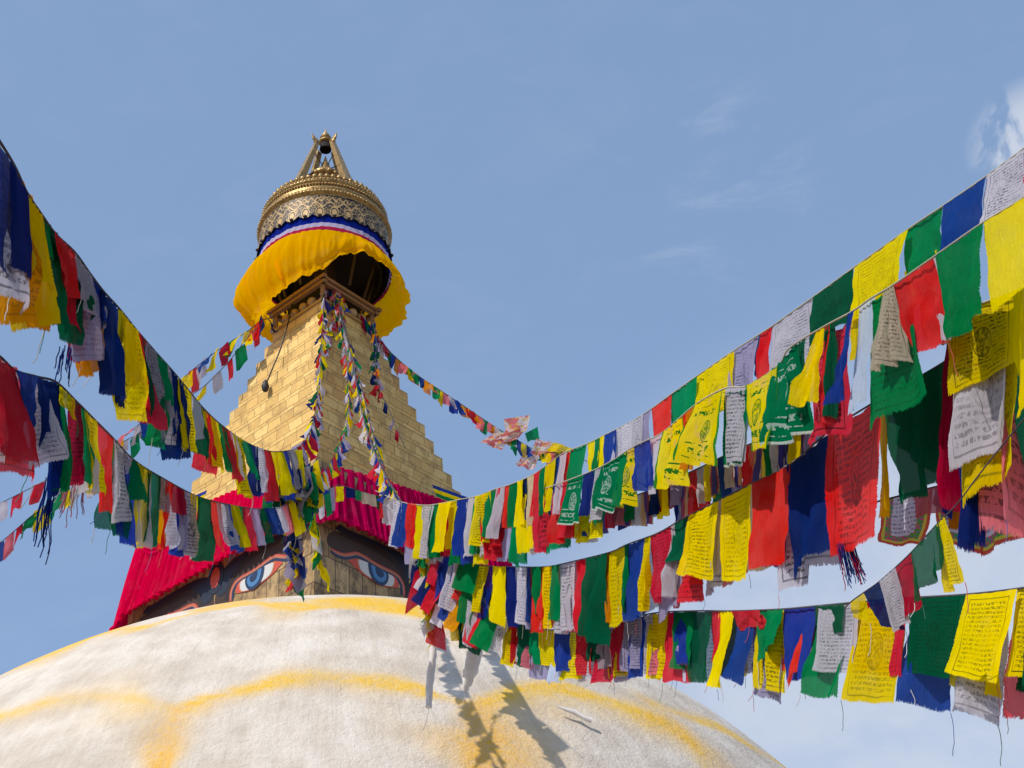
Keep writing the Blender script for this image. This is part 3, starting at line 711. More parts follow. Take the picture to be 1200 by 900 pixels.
def sk_r(a, t):
    left = bump_(a, R(-88), .95)
    pl_ = ((.018+.03*nz(a, 5, 7))*math.sin(a*34+6*nz(a, 3, 1)+2*t*nz(a, 2, 6))+.06*nz(a, 7, t*1.5)+.06*nz(a, 15, t*2+4)+.02*nz(a, 30, t*3+1))*min(1, t*2.2+.2)
    base = 1.78 + (tab(RT, a)-1.78)*t**1.2
    return base + (.40*left+.10)*math.sin(math.pi*min(1, t*1.05))**.9 + pl_ - .06*math.exp(-((t-.86)/.05)**2)*(1-left)
def sk_z(a, t):
    return -.46-(tab(HT, a)-.46+.10*nz(a, 6, 8)+.05*nz(a, 17, 2))*t + .05*nz(a, 12, 5)*t
cloth_ring('saffron_skirt', 'saffron', 22, sk_r, sk_z, K=480, parent=skirt)
# loose ties hanging from the skirt
m_ = MB(); a = R(-26); c = CROWN_C+Vector((math.sin(a)*1.95*S, -math.cos(a)*1.95*S, -1.35*S)); m_.tube([c, c+Vector((.03, 0, -.35)), c+Vector((.12, 0, -.75))], [.05, .06, .03], 5); m_.build('tie', 'saffron', skirt)

# crimson pleated drape round the tower base
drape = empty('pleated_drape', (AX.x, AX.y, Z(12.8)), label='crimson pleated drape hung round the tower base above the painted eyes', cat='drape')
def lift(k, u): return .95*S*(u if k % 2 == 0 else 1-u)**.75
for k in range(4):
    m_ = MB(); Dt, Db = 4.08, 4.50; zt_, zb_ = 14.2, 12.88
    a0, b0 = sq(Dt, zt_)[k], sq(Dt, zt_)[(k+1) % 4]; a1, b1 = sq(Db, zb_)[k], sq(Db, zb_)[(k+1) % 4]
    nn = (b0-a0).normalized().cross(Vector((0, 0, 1))).normalized()
    nU, nV = 520, 14; rows = []
    for i in range(nV+1):
        t = i/nV; row = []
        for j in range(nU+1):
            u = j/nU; p = (a0.lerp(b0, u)+Vector((0, 0, lift(k, u)))).lerp(a1.lerp(b1, u), t); x = u*7.5
            ph = x*14+5.0*mnoise.noise(Vector((x*.8, k*9, 0)))+.7*mnoise.noise(Vector((x*2, t*2, k)))
            am = (.10+.10*mnoise.noise(Vector((x*1.3, k*5, 2))))*(.45+.7*t)
            edge = min(1, u*14, (1-u)*14)
            fr = .035*math.sin(x*75)*max(0, t-.80)*5
            dz = -.10*abs(mnoise.noise(Vector((x*.7, k*3, 5))))*t + .03*mnoise.noise(Vector((x*6, 0, k)))*t - (.35 if True else 0)*math.exp(-(min(u, 1-u)/.05)**2)*t
            if k in (2, 3): dz += 0
            sag = .05*math.sin(t*math.pi)*mnoise.noise(Vector((x*.9, t, k)))
            row.append(p + nn*((abs(math.sin(ph))**.55*2-1)*am*edge + fr*.6*edge + sag + .03) + Vector((0, 0, dz)))
        rows.append(row)
    m_.grid(rows, [[(j/nU*7, 1-i/nV) for j in range(nU+1)] for i in range(nV+1)])
    m_.build('drape_panel', 'drape', drape)
    # frilled hem
    m_ = MB(); rows = []
    for i in range(3):
        row = []
        for j in range(701):
            u = j/700; p = a1.lerp(b1, u); x = u*7.5
            row.append(p+nn*(.075+.035*math.sin(x*34+2*mnoise.noise(Vector((x, 0, k))))*(.3+.7*i/2))+Vector((0, 0, .16-.085*i + .03*mnoise.noise(Vector((x*5, i, k)))-.35*math.exp(-(min(u, 1-u)/.05)**2)-.10*abs(mnoise.noise(Vector((x*.7, k*3, 5)))))))
        rows.append(row)
    m_.grid(rows); m_.build('hem_frill', 'drape', drape)
# swag at the left corner
cl_ = sq(4.16, 15.0)[3]; dirn = (sq(4.16, 14.62)[0]-cl_).normalized(); nn = dirn.cross(Vector((0, 0, -1))).normalized()
if nn.dot(cl_-Vector((AX.x, AX.y, cl_.z))) < 0: nn = -nn
m_ = MB(); rows = []
for i in range(73):
    t = i/72; row = []
    dp = .02+1.05*t; ridge = .055*abs(math.sin(t*math.pi*8.5+.3))**.6
    for j in range(41):
        x = j/40; sn = math.sin(math.pi*x)
        row.append(cl_+dirn*(.12+2.0*x+.10*t*(x-.5)) + Vector((0, 0, .06-dp*sn**.85-.10*t*(1-sn)-.12*x)) + nn*(.12+ridge*(.25+.75*sn)*(1 if t < .97 else .2)+.08*sn*math.sin(t*math.pi)))
    rows.append(row)
m_.grid(rows, [[(j/40, i/72) for j in range(41)] for i in range(73)]); m_.build('swag', 'drape', drape)
# striped ribbon on the cornice
rib = empty('striped_ribbon', (AX.x, AX.y, Z(14.6)), label='blue, yellow and green striped cloth band laid along the roof edge above the crimson drape', cat='ribbon')
for k in range(4):
    a, b = sq(4.06, 14.2)[k], sq(4.06, 14.2)[(k+1) % 4]; nrm = (b-a).normalized().cross(Vector((0, 0, 1))).normalized()
    for i, mt in enumerate(('f_green', 'f_yellow', 'f_blue')):
        m_ = MB(); rows = []
        for e in (0, 1, 2):
            rows.append([])
            for q in range(25):
                u = (.62+.38*q/24) if k % 2 == 0 else .38*q/24
                rows[-1].append(a.lerp(b, u)+Vector((0, 0, lift(k, u)+.02+.15*(i+e/2)+.02*mnoise.noise(Vector((q*.5, i, k)))))+nrm*(.06-.05*(i+e/2)))
        m_.grid(rows); m_.build('stripe', mt, rib, smooth=False)


# ---------------------------------------------------------------- prayer flags
def interp(cps, x):
    for a, b in zip(cps[:-1], cps[1:]):
        if a[0] <= x <= b[0]:
            t = (x-a[0])/(b[0]-a[0]); return tuple(a[c]+(b[c]-a[c])*t for c in range(len(a)))
    return cps[0] if x < cps[0][0] else cps[-1]
def hang(x, y, hr): # point on the pixel ray at the horizontal radius hr from the camera
    d = ray(x, y); return CP+d*(hr/math.hypot(d.x, d.y))
def quad_flag(parent, tl, tr, br, bl, d0, d1, m, ru=.10, folds=2.0, curl=0.0, seed=None, nu=16, nv=18, sag=.012, name='prayer_flag'):
    seed = rnd.random()*100 if seed is None else seed
    rd0, rd1 = ray(*tl), ray(*tr)
    h0, h1 = d0*math.hypot(rd0.x, rd0.y), d1*math.hypot(rd1.x, rd1.y)
    A, B = at(*tl, d0), at(*tr, d1); D_, C_ = hang(*bl, h0), hang(*br, h1)
    W = ((B-A).length+(C_-D_).length)/2; H = ((D_-A).length+(C_-B).length)/2
    nn = (B-A).cross(D_-A).normalized()
    if nn.dot(CP-A) < 0: nn = -nn
    am = ru*min(H, .8); rows = []
    p1, p2 = seed, seed*1.7
    dia = math.sin(seed*3.1)*1.6
    for i in range(nv+1):
        t = i/nv; row = []
        for j in range(nu+1):
            u = j/nu; p = A.lerp(B, u).lerp(D_.lerp(C_, u), t)
            k = .05+.95*min(1, t*1.5)
            dz = am*k*(.55*math.sin(u*math.pi*folds+p1+t*dia)+.55*mnoise.noise(Vector((u*2.3+seed, t*1.8, p2)))+.34*mnoise.noise(Vector((u*6+t*2+seed, t*3.0, p2*2)))+.22*mnoise.noise(Vector((u*10-t*3+seed, t*5.0, p2*3))))
            gather = .10*am*math.exp(-t*7)*math.sin(u*26+seed)
            e = .028*H*mnoise.noise(Vector((t*2.6+seed, 3, 1)))*(1 if u < .5 else -1)*abs(u-.5)*2
            bot = .035*H*mnoise.noise(Vector((u*3+seed, 7, 2)))*t*t
            cu = curl*H*max(0, t-.7)**2*3*(u if math.sin(seed) > 0 else 1-u)
            sgv = -sag*H*math.sin(math.pi*u)*(1-t)
            row.append(p+nn*(dz+gather+cu)+(B-A).normalized()*(e+.012*H*mnoise.noise(Vector((u*4, t*6, seed))))+Vector((0, 0, bot+sgv+cu*.8)))
        rows.append(row)
    m_ = MB(); m_.grid(rows, [[(j/nu, 1-i/nv) for j in range(nu+1)] for i in range(nv+1)])
    o = m_.build(name, m, parent); return rows
def thread(parent, p, L, m, sway=(0, 0, 0), r=.0022, name='loose_thread'):
    m_ = MB(); p = Vector(p); s_ = Vector(sway); q = rnd.random()*9
    pts = [p+Vector((0, 0, -L*t))+s_*t*t+Vector((mnoise.noise(Vector((t*3, q, 0))), mnoise.noise(Vector((t*3, q, 5))), 0))*L*.10*t for t in [i/7 for i in range(8)]]
    m_.tube(pts, r, 4); return m_.build(name, m, parent)
def cord3(cps, n=10): return smooth_poly([tuple(at(*c)) for c in cps], n, False)
def MT(code): return MAT[code] if code in MAT else MAT['f_'+code]
TH = {'y': 'cord_pale', 'b': 'thread_blue', 'r': 'thread_red', 'g': 'thread_green', 'w': 'thread_white'}
COUNT = {}
def flag_string(label, cps, flags, dd=0.0, cordm='cord_dark', r=.006, group=None, threads=.3, anchor=None, cordpts=None):
    """cps: (x, y, dist) sorted by x.  flags: (x0, x1, length px, bottom shift px, cloth[, dict])"""
    a0 = at(*cps[len(cps)//2]); root = empty('prayer_flag_string', a0, label=label, cat='flag string', group=group)
    m_ = MB(); pts = [Vector(p) for p in (cordpts or cord3(cps))]; m_.tube(pts, r, 5); m_.build('cord', cordm, root)
    for fl in flags:
        x0, x1, ln, sh, code = fl[:5]; kw = dict(fl[5]) if len(fl) > 5 else {}
        off = kw.pop('off', 0); yo = kw.pop('yo', 0); ln2 = kw.pop('ln2', ln); sh2 = kw.pop('sh2', sh)
        _, y0, e0 = interp(cps, x0); _, y1, e1 = interp(cps, x1)
        j = rnd.uniform(-.05, .05)+off
        ru = kw.pop('ru', .085+.05*rnd.random()); fo = kw.pop('folds', rnd.choice((1.4, 2.0, 2.6, 3.2)))
        rws = quad_flag(root, (x0, y0+yo), (x1, y1+yo), (x1+sh2, y1+yo+ln2), (x0+sh, y0+yo+ln), e0+j, e1+j, MT(code), ru, fo, seed=rnd.random()*100, **kw)
        if rnd.random() < threads:
            q = rnd.random(); c = rws[-1][0 if q < .5 else -1]
            thread(root, c, rnd.uniform(.05, .2), rnd.choice(('thread_blue', 'thread_red', 'thread_white', 'cord_pale', 'thread_green')), (rnd.uniform(-.05, .0), 0, 0), .0018)
    return root

# ---- right, upper strings
wr = lambda x, pts: interp(pts, x)[1]
R1 = [(440, 575, 20.5), (470, 588, 18.5), (500, 592, 17), (530, 587, 16), (560, 581, 15.2), (578, 574, 14.8), (600, 567, 14.2), (625, 556, 13.6), (645, 542, 13.1), (660, 531, 12.7), (690, 519, 12.1), (708, 510, 11.7),
      (740, 494, 11.0), (765, 478, 10.6), (788, 461, 10.2), (825, 435, 9.7), (860, 411, 9.2), (905, 382, 8.7), (953, 348, 8.2), (1000, 314, 7.8), (1065, 268, 7.2), (1104, 242, 6.9), (1155, 207, 6.6), (1205, 170, 6.3), (1290, 100, 5.6)]
cw = ['green', 'yellow', 'blue', 'white', 'red', 'green', 'yellow', 'navy', 'lilac', 'red', 'yellow', 'green', 'white', 'blue']
def fill(x0, x1, wfun, lfun, cols, sh=-2, jl=.25, overlap=.25, shj=3, pr=.3):
    out = []; x = x0; i = 0
    while x < x1:
        wd = wfun(x)*rnd.uniform(.8, 1.2); c = cols[i % len(cols)]; i += 1
        if rnd.random() < pr and c in CLOTH: c = 'p_'+c
        out.append((x-wd*overlap/2, x+wd*(1+overlap/2), lfun(x)*rnd.uniform(1-jl, 1+jl), sh+rnd.uniform(-shj, shj), c, {'off': rnd.uniform(-.06, .06)}))
        x += wd
    return out
lin = lambda a, b, x0, x1: (lambda x: a+(b-a)*(x-x0)/(x1-x0))
f = []
f += fill(462, 575, lin(9, 12, 460, 575), lin(52, 64, 460, 575), ['white', 'blue', 'red', 'yellow', 'white', 'green', 'yellow', 'yellow', 'blue', 'white', 'yellow', 'red', 'green', 'yellow', 'white', 'cream'], -4, .2)
under = fill(476, 652, lin(11, 14, 476, 652), lambda x: 661-interp(R1, x)[1]-2, ['lilac', 'green', 'yellow', 'white', 'red', 'green', 'blue', 'yellow', 'white', 'red'], -2, .10, .3, 2)
f += [(a, b, c, d, e, {'off': .12+.1*rnd.random()}) for a, b, c, d, e, k_ in under]
f += [(556, 568, 70, -3, 'green'), (566, 572, 58, -2, 'red'), (570, 584, 55, -3, 'green'), (577, 586, 52, -1, 'blue'), (583, 592, 60, -10, 'white'), (590, 597, 50, -1, 'red'), (597, 607, 52, 0, 'green'), (606, 613, 55, 2, 'yellow'),
      (612, 618, 50, 1, 'navy'), (617, 628, 60, 0, 'cream'), (625, 634, 52, 0, 'red'), (632, 641, 56, 0, 'green'), (640, 652, 62, -4, 'yellow'), (648, 657, 66, -5, 'blue'), (655, 664, 70, -5, 'white')]
f += [(655, 672, 104, -6, 'red', {'off': .05}), (670, 688, 72, -6, 'green', {'off': .08}), (688, 697, 45, 0, 'yellow'), (697, 703, 44, 0, 'green'), (702, 708, 46, -2, 'yellow'), (708, 722, 60, -2, 'blue'), (720, 740, 62, 0, 'p_white'), (740, 755, 60, -1, 'p_white'),
      (754, 763, 58, -1, 'lilac'), (763, 788, 58, -1, 'red'), (787, 817, 62, -3, 'green'), (816, 826, 60, -3, 'p_yellow', {'off': .06}), (824, 859, 64, -6, 'p_yellow'), (857, 889, 72, -3, 'p_lilac'), (886, 893, 50, 0, 'navy', {'off': .08}), (892, 906, 60, -7, 'red'),
      (903, 953, 66, -4, 'p_white'), (953, 1000, 62, -3, 'p_dgreen'), (1000, 1064, 66, -6, 'p_yellow', {'off': -.08}), (1063, 1106, 60, -2, 'green'), (1104, 1156, 66, -8, 'blue'), (1155, 1205, 62, -1, 'p_white'), (1203, 1250, 60, -2, 'red')]
flag_string('topmost long string of bright prayer flags rising to the upper right corner against blue sky', R1, f, threads=.1, cordm='cord_pale')

R2 = [(640, 572, 12.9), (700, 549, 11.2), (745, 522, 10.4), (776, 507, 9.9), (815, 474, 9.3), (850, 455, 8.9), (876, 452, 8.5), (912, 428, 8.2), (925, 408, 8.0), (963, 384, 7.7), (1000, 364, 7.4), (1020, 350, 7.2), (1048, 333, 6.9), (1094, 301, 6.6), (1150, 262, 6.25), (1205, 228, 6.0), (1300, 160, 5.4)]
f = [(1152, 1215, 108, 6, 'yellow', {'off': -.08, 'ru': .05, 'folds': 1.2}), (1095, 1151, 108, 14, 'green', {'ln2': 108, 'sh2': 2}), (1048, 1094, 88, 24, 'red', {'ln2': 100, 'sh2': 12}), (1074, 1098, 70, 16, 'p_yellow', {'off': .34}),
     (1060, 1098, 52, 0, 'p_yellow', {'off': .3, 'yo': -6}), (1036, 1046, 96, -16, 'p_cream', {'sh2': 22, 'ln2': 88, 'folds': 5, 'ru': .12}), (1000, 1042, 60, -4, 'p_yellow', {'off': .15}), (993, 1000, 110, -28, 'blue', {'sh2': -4, 'ln2': 86, 'off': -.05}),
     (1006, 1026, 128, -16, 'pale', {'sh2': -8, 'ln2': 126, 'off': .1}), (1018, 1066, 150, -3, 'p_green', {'yo': 4, 'sh2': 26, 'ln2': 140, 'off': .04, 'ru': .06}), (1066, 1112, 86, 22, 'white', {'yo': 0, 'sh2': 2, 'ln2': 112, 'off': .18}),
     (958, 966, 90, -33, 'yellow', {'sh2': -6, 'ln2': 92}), (966, 976, 120, -1, 'red', {'off': .14}), (968, 978, 112, -4, 'dgreen', {'off': .1}), (954, 998, 122, -9, 'p_red', {'yo': 12, 'ln2': 130, 'sh2': -8, 'off': .2}),
     (926, 944, 92, 2, 'dgreen', {'off': .16}), (906, 934, 96, -8, 'gw', {'sh2': 14, 'ln2': 104, 'off': .03, 'ru': .12}), (874, 912, 76, 1, 'yg', {'sh2': -12, 'ln2': 100}), (850, 876, 90, -3, 'p_white', {'off': .1}), (850, 876, 90, -4, 'gw', {'off': .12, 'yo': 4, 'ru': .05}),
     (814, 847, 68, -21, 'yg', {'ln2': 92, 'sh2': -5}), (804, 818, 70, -2, 'orange', {'off': .1}), (777, 801, 68, -9, 'yg', {'ln2': 82, 'sh2': 2}), (761, 777, 66, -2, 'white', {'off': .06}), (743, 762, 56, 4, 'blue'), (729, 746, 62, -12, 'yg', {'ln2': 72, 'sh2': 3}),
     (727, 736, 64, -8, 'green', {'off': .08}), (706, 729, 52, -15, 'gw', {'ln2': 70, 'sh2': -6}), (698, 708, 64, -6, 'p_white', {'off': .05}), (684, 696, 52, -2, 'navy'), (665, 684, 54, -11, 'gw', {'ln2': 60, 'sh2': -3}), (655, 667, 68, -5, 'red', {'off': .1}),
     (790, 812, 40, 0, 'red', {'off': .2}), (696, 706, 58, 0, 'green', {'off': .1, 'yo': 10})]
flag_string('string with green bordered yellow flags and white lettered green flags, just below the topmost', R2, f, threads=.15, cordm='cord_pale')

# yellow and white printed flags that hang deep on the far right (their own string)
R2b = [(1100, 372, 6.9), (1113, 368, 6.7), (1160, 352, 6.5), (1215, 330, 6.2), (1300, 290, 5.7)]
f = [(1113, 1190, 98, 0, 'p_yellow', {'ln2': 84, 'sh2': -2, 'ru': .06}), (1186, 1225, 150, 0, 'yellow', {'off': -.06}), (1117, 1190, 192, 3, 'p_white', {'ln2': 172, 'sh2': -14, 'off': .12, 'ru': .08}), (1119, 1198, 232, 6, 'p_yellow', {'ln2': 210, 'sh2': -8, 'off': .22, 'ru': .08}),
     (1108, 1120, 230, 2, 'crimson', {'off': .3}), (1146, 1196, 280, 0, 'p_pink', {'off': .34, 'ru': .12}), (1126, 1152, 286, 4, 'navy', {'off': .28, 'sh2': 2, 'folds': 4})]
flag_string('short right edge string of large yellow and white flags with lines of script', R2b, f, threads=.6, cordm='cord_pale')

# small tabs under the script flags
R4 = [(486, 628, 17.6), (520, 650, 16.4), (560, 662, 15.4), (600, 664, 14.2), (640, 664, 13.2), (675, 657, 12.2), (715, 647, 11.2), (735, 638, 10.8), (770, 625, 10.1), (800, 608, 9.6), (845, 585, 9.1), (880, 567, 8.8), (925, 545, 8.4), (972, 505, 8.0), (1035, 465, 7.6), (1105, 425, 7.2), (1200, 360, 6.7), (1280, 310, 6.1)]
R3 = [(640, 600, 13.2), (680, 602, 12.3), (705, 594, 11.4), (760, 575, 10.6), (820, 548, 10.0), (880, 520, 9.4), (955, 498, 8.7), (1000, 480, 8.4)]
f = []; x = 668; i = 0
tabs = ['p_yellow', 'tab', 'blue', 'white', 'tab', 'red', 'p_pink', 'tab', 'green', 'white', 'tab', 'navy', 'yellow', 'tab', 'lilac', 'tab', 'red', 'white']
while x < 952:
    wd = rnd.uniform(9, 13); c = tabs[i % len(tabs)]; f.append((x, x+wd, rnd.uniform(28, 40)*(1 if x < 790 else 1.4), rnd.uniform(-4, 5), c, {'ru': .1, 'off': rnd.uniform(0, .1)})); x += wd*.82; i += 1
f += [(678, 706, 36, -2, 'p_yellow', {'off': -.1}), (772, 806, 34, -3, 'p_red', {'off': .1}), (806, 830, 32, 0, 'gw', {'off': .15}), (720, 750, 34, 4, 'navy', {'off': .2}), (740, 778, 36, 2, 'p_white', {'off': .15})]
f += [(a, b, c, d, e, {'off': .2}) for a, b, c, d, e, k_ in fill(790, 960, lambda x: 15, lambda x: interp(R4, x)[1]-interp(R3, x)[1]+8, ['navy', 'white', 'red', 'green', 'lilac', 'red', 'yellow'], 0, .1)]
flag_string('string of short narrow bordered tabs hanging below the yellow script flags', R3, f, threads=.1)

# ---- right, middle string
f = fill(492, 575, lin(9, 12, 490, 575), lin(44, 62, 490, 575), ['green', 'yellow', 'red', 'blue', 'white', 'red', 'green', 'yellow', 'navy', 'yellow', 'red', 'white', 'blue', 'red'], -8, .3, .35, 6)
f += [(540, 562, 34, -10, 'green', {'off': -.1}), (577, 592, 62, -4, 'yellow', {'sh2': -2, 'ln2': 74, 'off': -.06}), (590, 604, 72, 2, 'navy'), (606, 618, 68, 2, 'p_white'), (616, 622, 66, 0, 'blue'), (622, 634, 56, 1, 'green', {'off': -.04}), (633, 638, 62, 0, 'red'), (636, 648, 74, 0, 'p_yellow'), (647, 656, 66, 0, 'green'), (618, 640, 78, 1, 'red', {'off': .1}),
      (656, 674, 80, 1, 'p_white', {'ru': .04}), (674, 695, 80, 1, 'red', {'ln2': 100}), (686, 712, 92, -2, 'dgreen', {'off': -.06, 'sh2': -10, 'ln2': 110, 'ru': .16}), (711, 716, 84, 0, 'orange', {'off': .05}), (714, 733, 90, 0, 'p_yellow', {'ru': .04}), (731, 736, 82, 0, 'green'), (733, 757, 92, 0, 'blue'), (756, 763, 88, -5, 'p_yellow'), (761, 786, 80, 2, 'p_red'),
      (783, 790, 86, 2, 'white', {'off': .06}), (785, 822, 96, 0, 'p_red', {'off': .08, 'ln2': 108}), (806, 842, 68, -16, 'p_yellow', {'sh2': -2, 'ln2': 96, 'off': -.05, 'ru': .10}), (838, 847, 88, 0, 'white', {'off': .06}), (846, 880, 98, 0, 'p_yellow', {'ln2': 114, 'sh2': -2, 'off': -.03, 'ru': .06}), (790, 812, 48, -8, 'dgreen', {'off': .1}),
      (880, 926, 104, 2, 'red', {'sh2': -11, 'ln2': 114}), (884, 926, 104, 22, 'blue', {'off': .1, 'sh2': -8, 'ln2': 116}), (922, 975, 134, 3, 'navy', {'sh2': -2, 'ln2': 142, 'off': .06}), (917, 978, 150, 3, 'p_white', {'sh2': -4, 'ln2': 154, 'off': .18}),
      (970, 1036, 146, 2, 'p_red', {'sh2': -8, 'ln2': 168, 'ru': .08}), (1030, 1044, 140, -2, 'yellow', {'off': .08}), (1036, 1110, 130, 28, 'dgreen', {'sh2': -14, 'ln2': 142, 'off': .03, 'ru': .12}), (1038, 1118, 60, 10, 'dgreen', {'off': .15, 'ln2': 150, 'sh2': -2}), (1104, 1118, 150, 2, 'crimson', {'off': .2}), (1180, 1225, 200, 0, 'green', {'off': .1})]
f += [(a, b, c, d, e, {'off': .3}) for a, b, c, d, e, k_ in fill(600, 960, lin(13, 34, 600, 960), lin(72, 128, 600, 960), ['p_white', 'pale', 'lilac', 'p_red', 'white', 'pink', 'cream', 'p_lilac'], -2, .12, .3, 3)]
flag_string('middle string on the right with big red, navy and dark green flags hanging from it', R4, f, threads=.4)

# rainbow bordered white flags, far right
R4b = [(1020, 590, 8.3), (1035, 586, 8.2), (1090, 572, 8.0), (1150, 557, 7.8), (1215, 532, 7.5), (1300, 500, 7.0)]
f = [(1036, 1094, 52, -4, 'rb', {'ln2': 70, 'sh2': -12}), (1094, 1152, 62, 2, 'rb', {'ln2': 96}), (1108, 1148, 52, 0, 'orange', {'off': -.08, 'ln2': 60}), (1146, 1215, 96, 0, 'rb', {'ln2': 100, 'sh2': -10}), (1096, 1120, 20, -4, 'blue', {'off': -.06, 'ln2': 46}), (1070, 1100, 30, 2, 'pink', {'off': -.1})]
flag_string('white script flags with a rainbow chequered border, behind the hanging green and yellow ones', R4b, f, threads=.1)

# short rising string in front
R6 = [(990, 712, 6.1), (1000, 703, 6.05), (1014, 693, 6.0), (1032, 680, 5.95), (1065, 650, 5.8), (1100, 612, 5.6), (1122, 590, 5.5), (1160, 540, 5.3), (1250, 430, 4.9)]
f = [(997, 1014, 18, 2, 'yellow', {'ln2': 38, 'sh2': 8, 'ru': .15}), (1012, 1030, 40, 22, 'p_navy', {'sh2': 28, 'ln2': 58}), (1030, 1049, 60, 14, 'p_white', {'sh2': 16, 'ln2': 66}), (1047, 1068, 66, 10, 'p_crimson', {'ln2': 62}), (1066, 1102, 58, 4, 'dgreen', {'ru': .16, 'folds': 4}), (1096, 1106, 80, 10, 'p_yellow', {'sh2': 22, 'ln2': 76})]
flag_string('short slanting string of five small flags in front of the lowest string, lower right', R6, f, threads=.8, r=.003)

# ---- right, bottom string
R5 = [(490, 670, 17.2), (520, 688, 16.2), (560, 708, 15.2), (600, 728, 14.4), (640, 738, 13.4), (690, 736, 12.2), (730, 726, 11.2), (770, 718, 10.4), (815, 716, 9.5), (860, 716, 8.7), (915, 714, 8.0), (960, 710, 7.5), (1003, 706, 7.1), (1062, 701, 6.75), (1130, 697, 6.4), (1200, 689, 6.1), (1300, 672, 5.6)]
f = fill(500, 600, lin(9, 13, 500, 600), lin(40, 50, 500, 600), ['navy', 'red', 'white', 'blue', 'orange', 'white', 'red', 'green', 'white', 'yellow', 'navy', 'lilac'], -16, .25, .4, 8)
f += [(596, 606, 50, 0, 'crimson'), (604, 620, 52, 3, 'dgreen'), (618, 632, 44, 0, 'green'), (630, 650, 44, 1, 'p_yellow'), (650, 668, 50, -2, 'blue'), (674, 696, 56, 1, 'p_red', {'off': .05}), (690, 706, 40, 0, 'dgreen'), (700, 716, 52, 0, 'grey'), (714, 733, 60, 0, 'red'), (714, 734, 66, 0, 'p_yellow', {'off': .08}), (732, 752, 62, -2, 'p_lilac'),
      (736, 758, 72, -1, 'blue', {'off': .06}), (754, 764, 70, 1, 'p_white', {'off': .03}), (762, 783, 78, -1, 'p_yellow'), (782, 808, 84, 0, 'red', {'off': .06}), (790, 816, 62, 1, 'blue'), (790, 814, 68, 0, 'green', {'off': .04}), (811, 834, 84, -2, 'dgreen'), (833, 846, 60, -2, 'red', {'off': .03}), (842, 860, 88, -10, 'yellow', {'sh2': -20, 'ln2': 92, 'ru': .14}),
      (856, 890, 24, 8, 'red', {'ln2': 22, 'ru': .2, 'off': -.06}), (858, 890, 74, -20, 'blue', {'sh2': -24, 'ln2': 88, 'off': .05}), (887, 918, 62, 4, 'green', {'sh2': -14, 'ln2': 40}), (886, 920, 92, -2, 'p_yellow', {'off': .06, 'sh2': -2, 'ln2': 100}), (884, 920, 100, -4, 'p_lilac', {'off': .1, 'ln2': 112}),
      (918, 958, 84, 1, 'blue', {'sh2': -16, 'ln2': 88, 'ru': .06}), (944, 966, 96, -28, 'red', {'off': .08, 'sh2': -10, 'ln2': 60}), (955, 990, 38, 0, 'dgreen', {'off': -.07, 'ln2': 34}), (960, 1008, 78, -4, 'p_white', {'sh2': -12, 'ln2': 84}), (960, 1008, 106, -18, 'green', {'off': .08, 'sh2': -22, 'ln2': 116}),
      (990, 1004, 30, 6, 'navy', {'off': -.05}), (1006, 1066, 82, -6, 'p_red', {'sh2': -8, 'ln2': 94, 'ru': .05}), (1006, 1064, 116, -18, 'p_yellow', {'off': .07, 'sh2': -14, 'ln2': 126, 'ru': .05}), (1066, 1132, 88, -4, 'p_dgreen', {'sh2': -18, 'ln2': 100, 'ru': .05}), (1068, 1126, 126, -13, 'blue', {'off': .08, 'sh2': -22, 'ln2': 134}),
      (1132, 1192, 92, -26, 'p_yellow', {'sh2': -22, 'ln2': 114, 'off': -.08, 'ru': .04, 'folds': 1.5}), (1128, 1184, 110, -8, 'yellow', {'off': .03, 'sh2': -10, 'ln2': 130}), (1130, 1184, 136, -16, 'p_white', {'off': .08, 'sh2': -18, 'ln2': 158}), (1192, 1240, 108, -6, 'p_yellow', {'off': -.02}), (1194, 1240, 122, -6, 'dgreen', {'off': .05}), (1194, 1240, 154, -14, 'red', {'off': .1}), (880, 900, 20, 0, 'red', {'off': -.05, 'ru': .2})]
f += [(a, b, c, d, e, {'off': .25}) for a, b, c, d, e, k_ in fill(600, 960, lin(14, 36, 600, 960), lin(50, 92, 600, 960), ['p_white', 'pink', 'lilac', 'pale', 'yellow', 'white', 'p_red', 'p_lilac'], -4, .15, .3, 5)]
flag_string('lowest long string on the right with gauzy printed flags in two layers', R5, f, threads=.9)

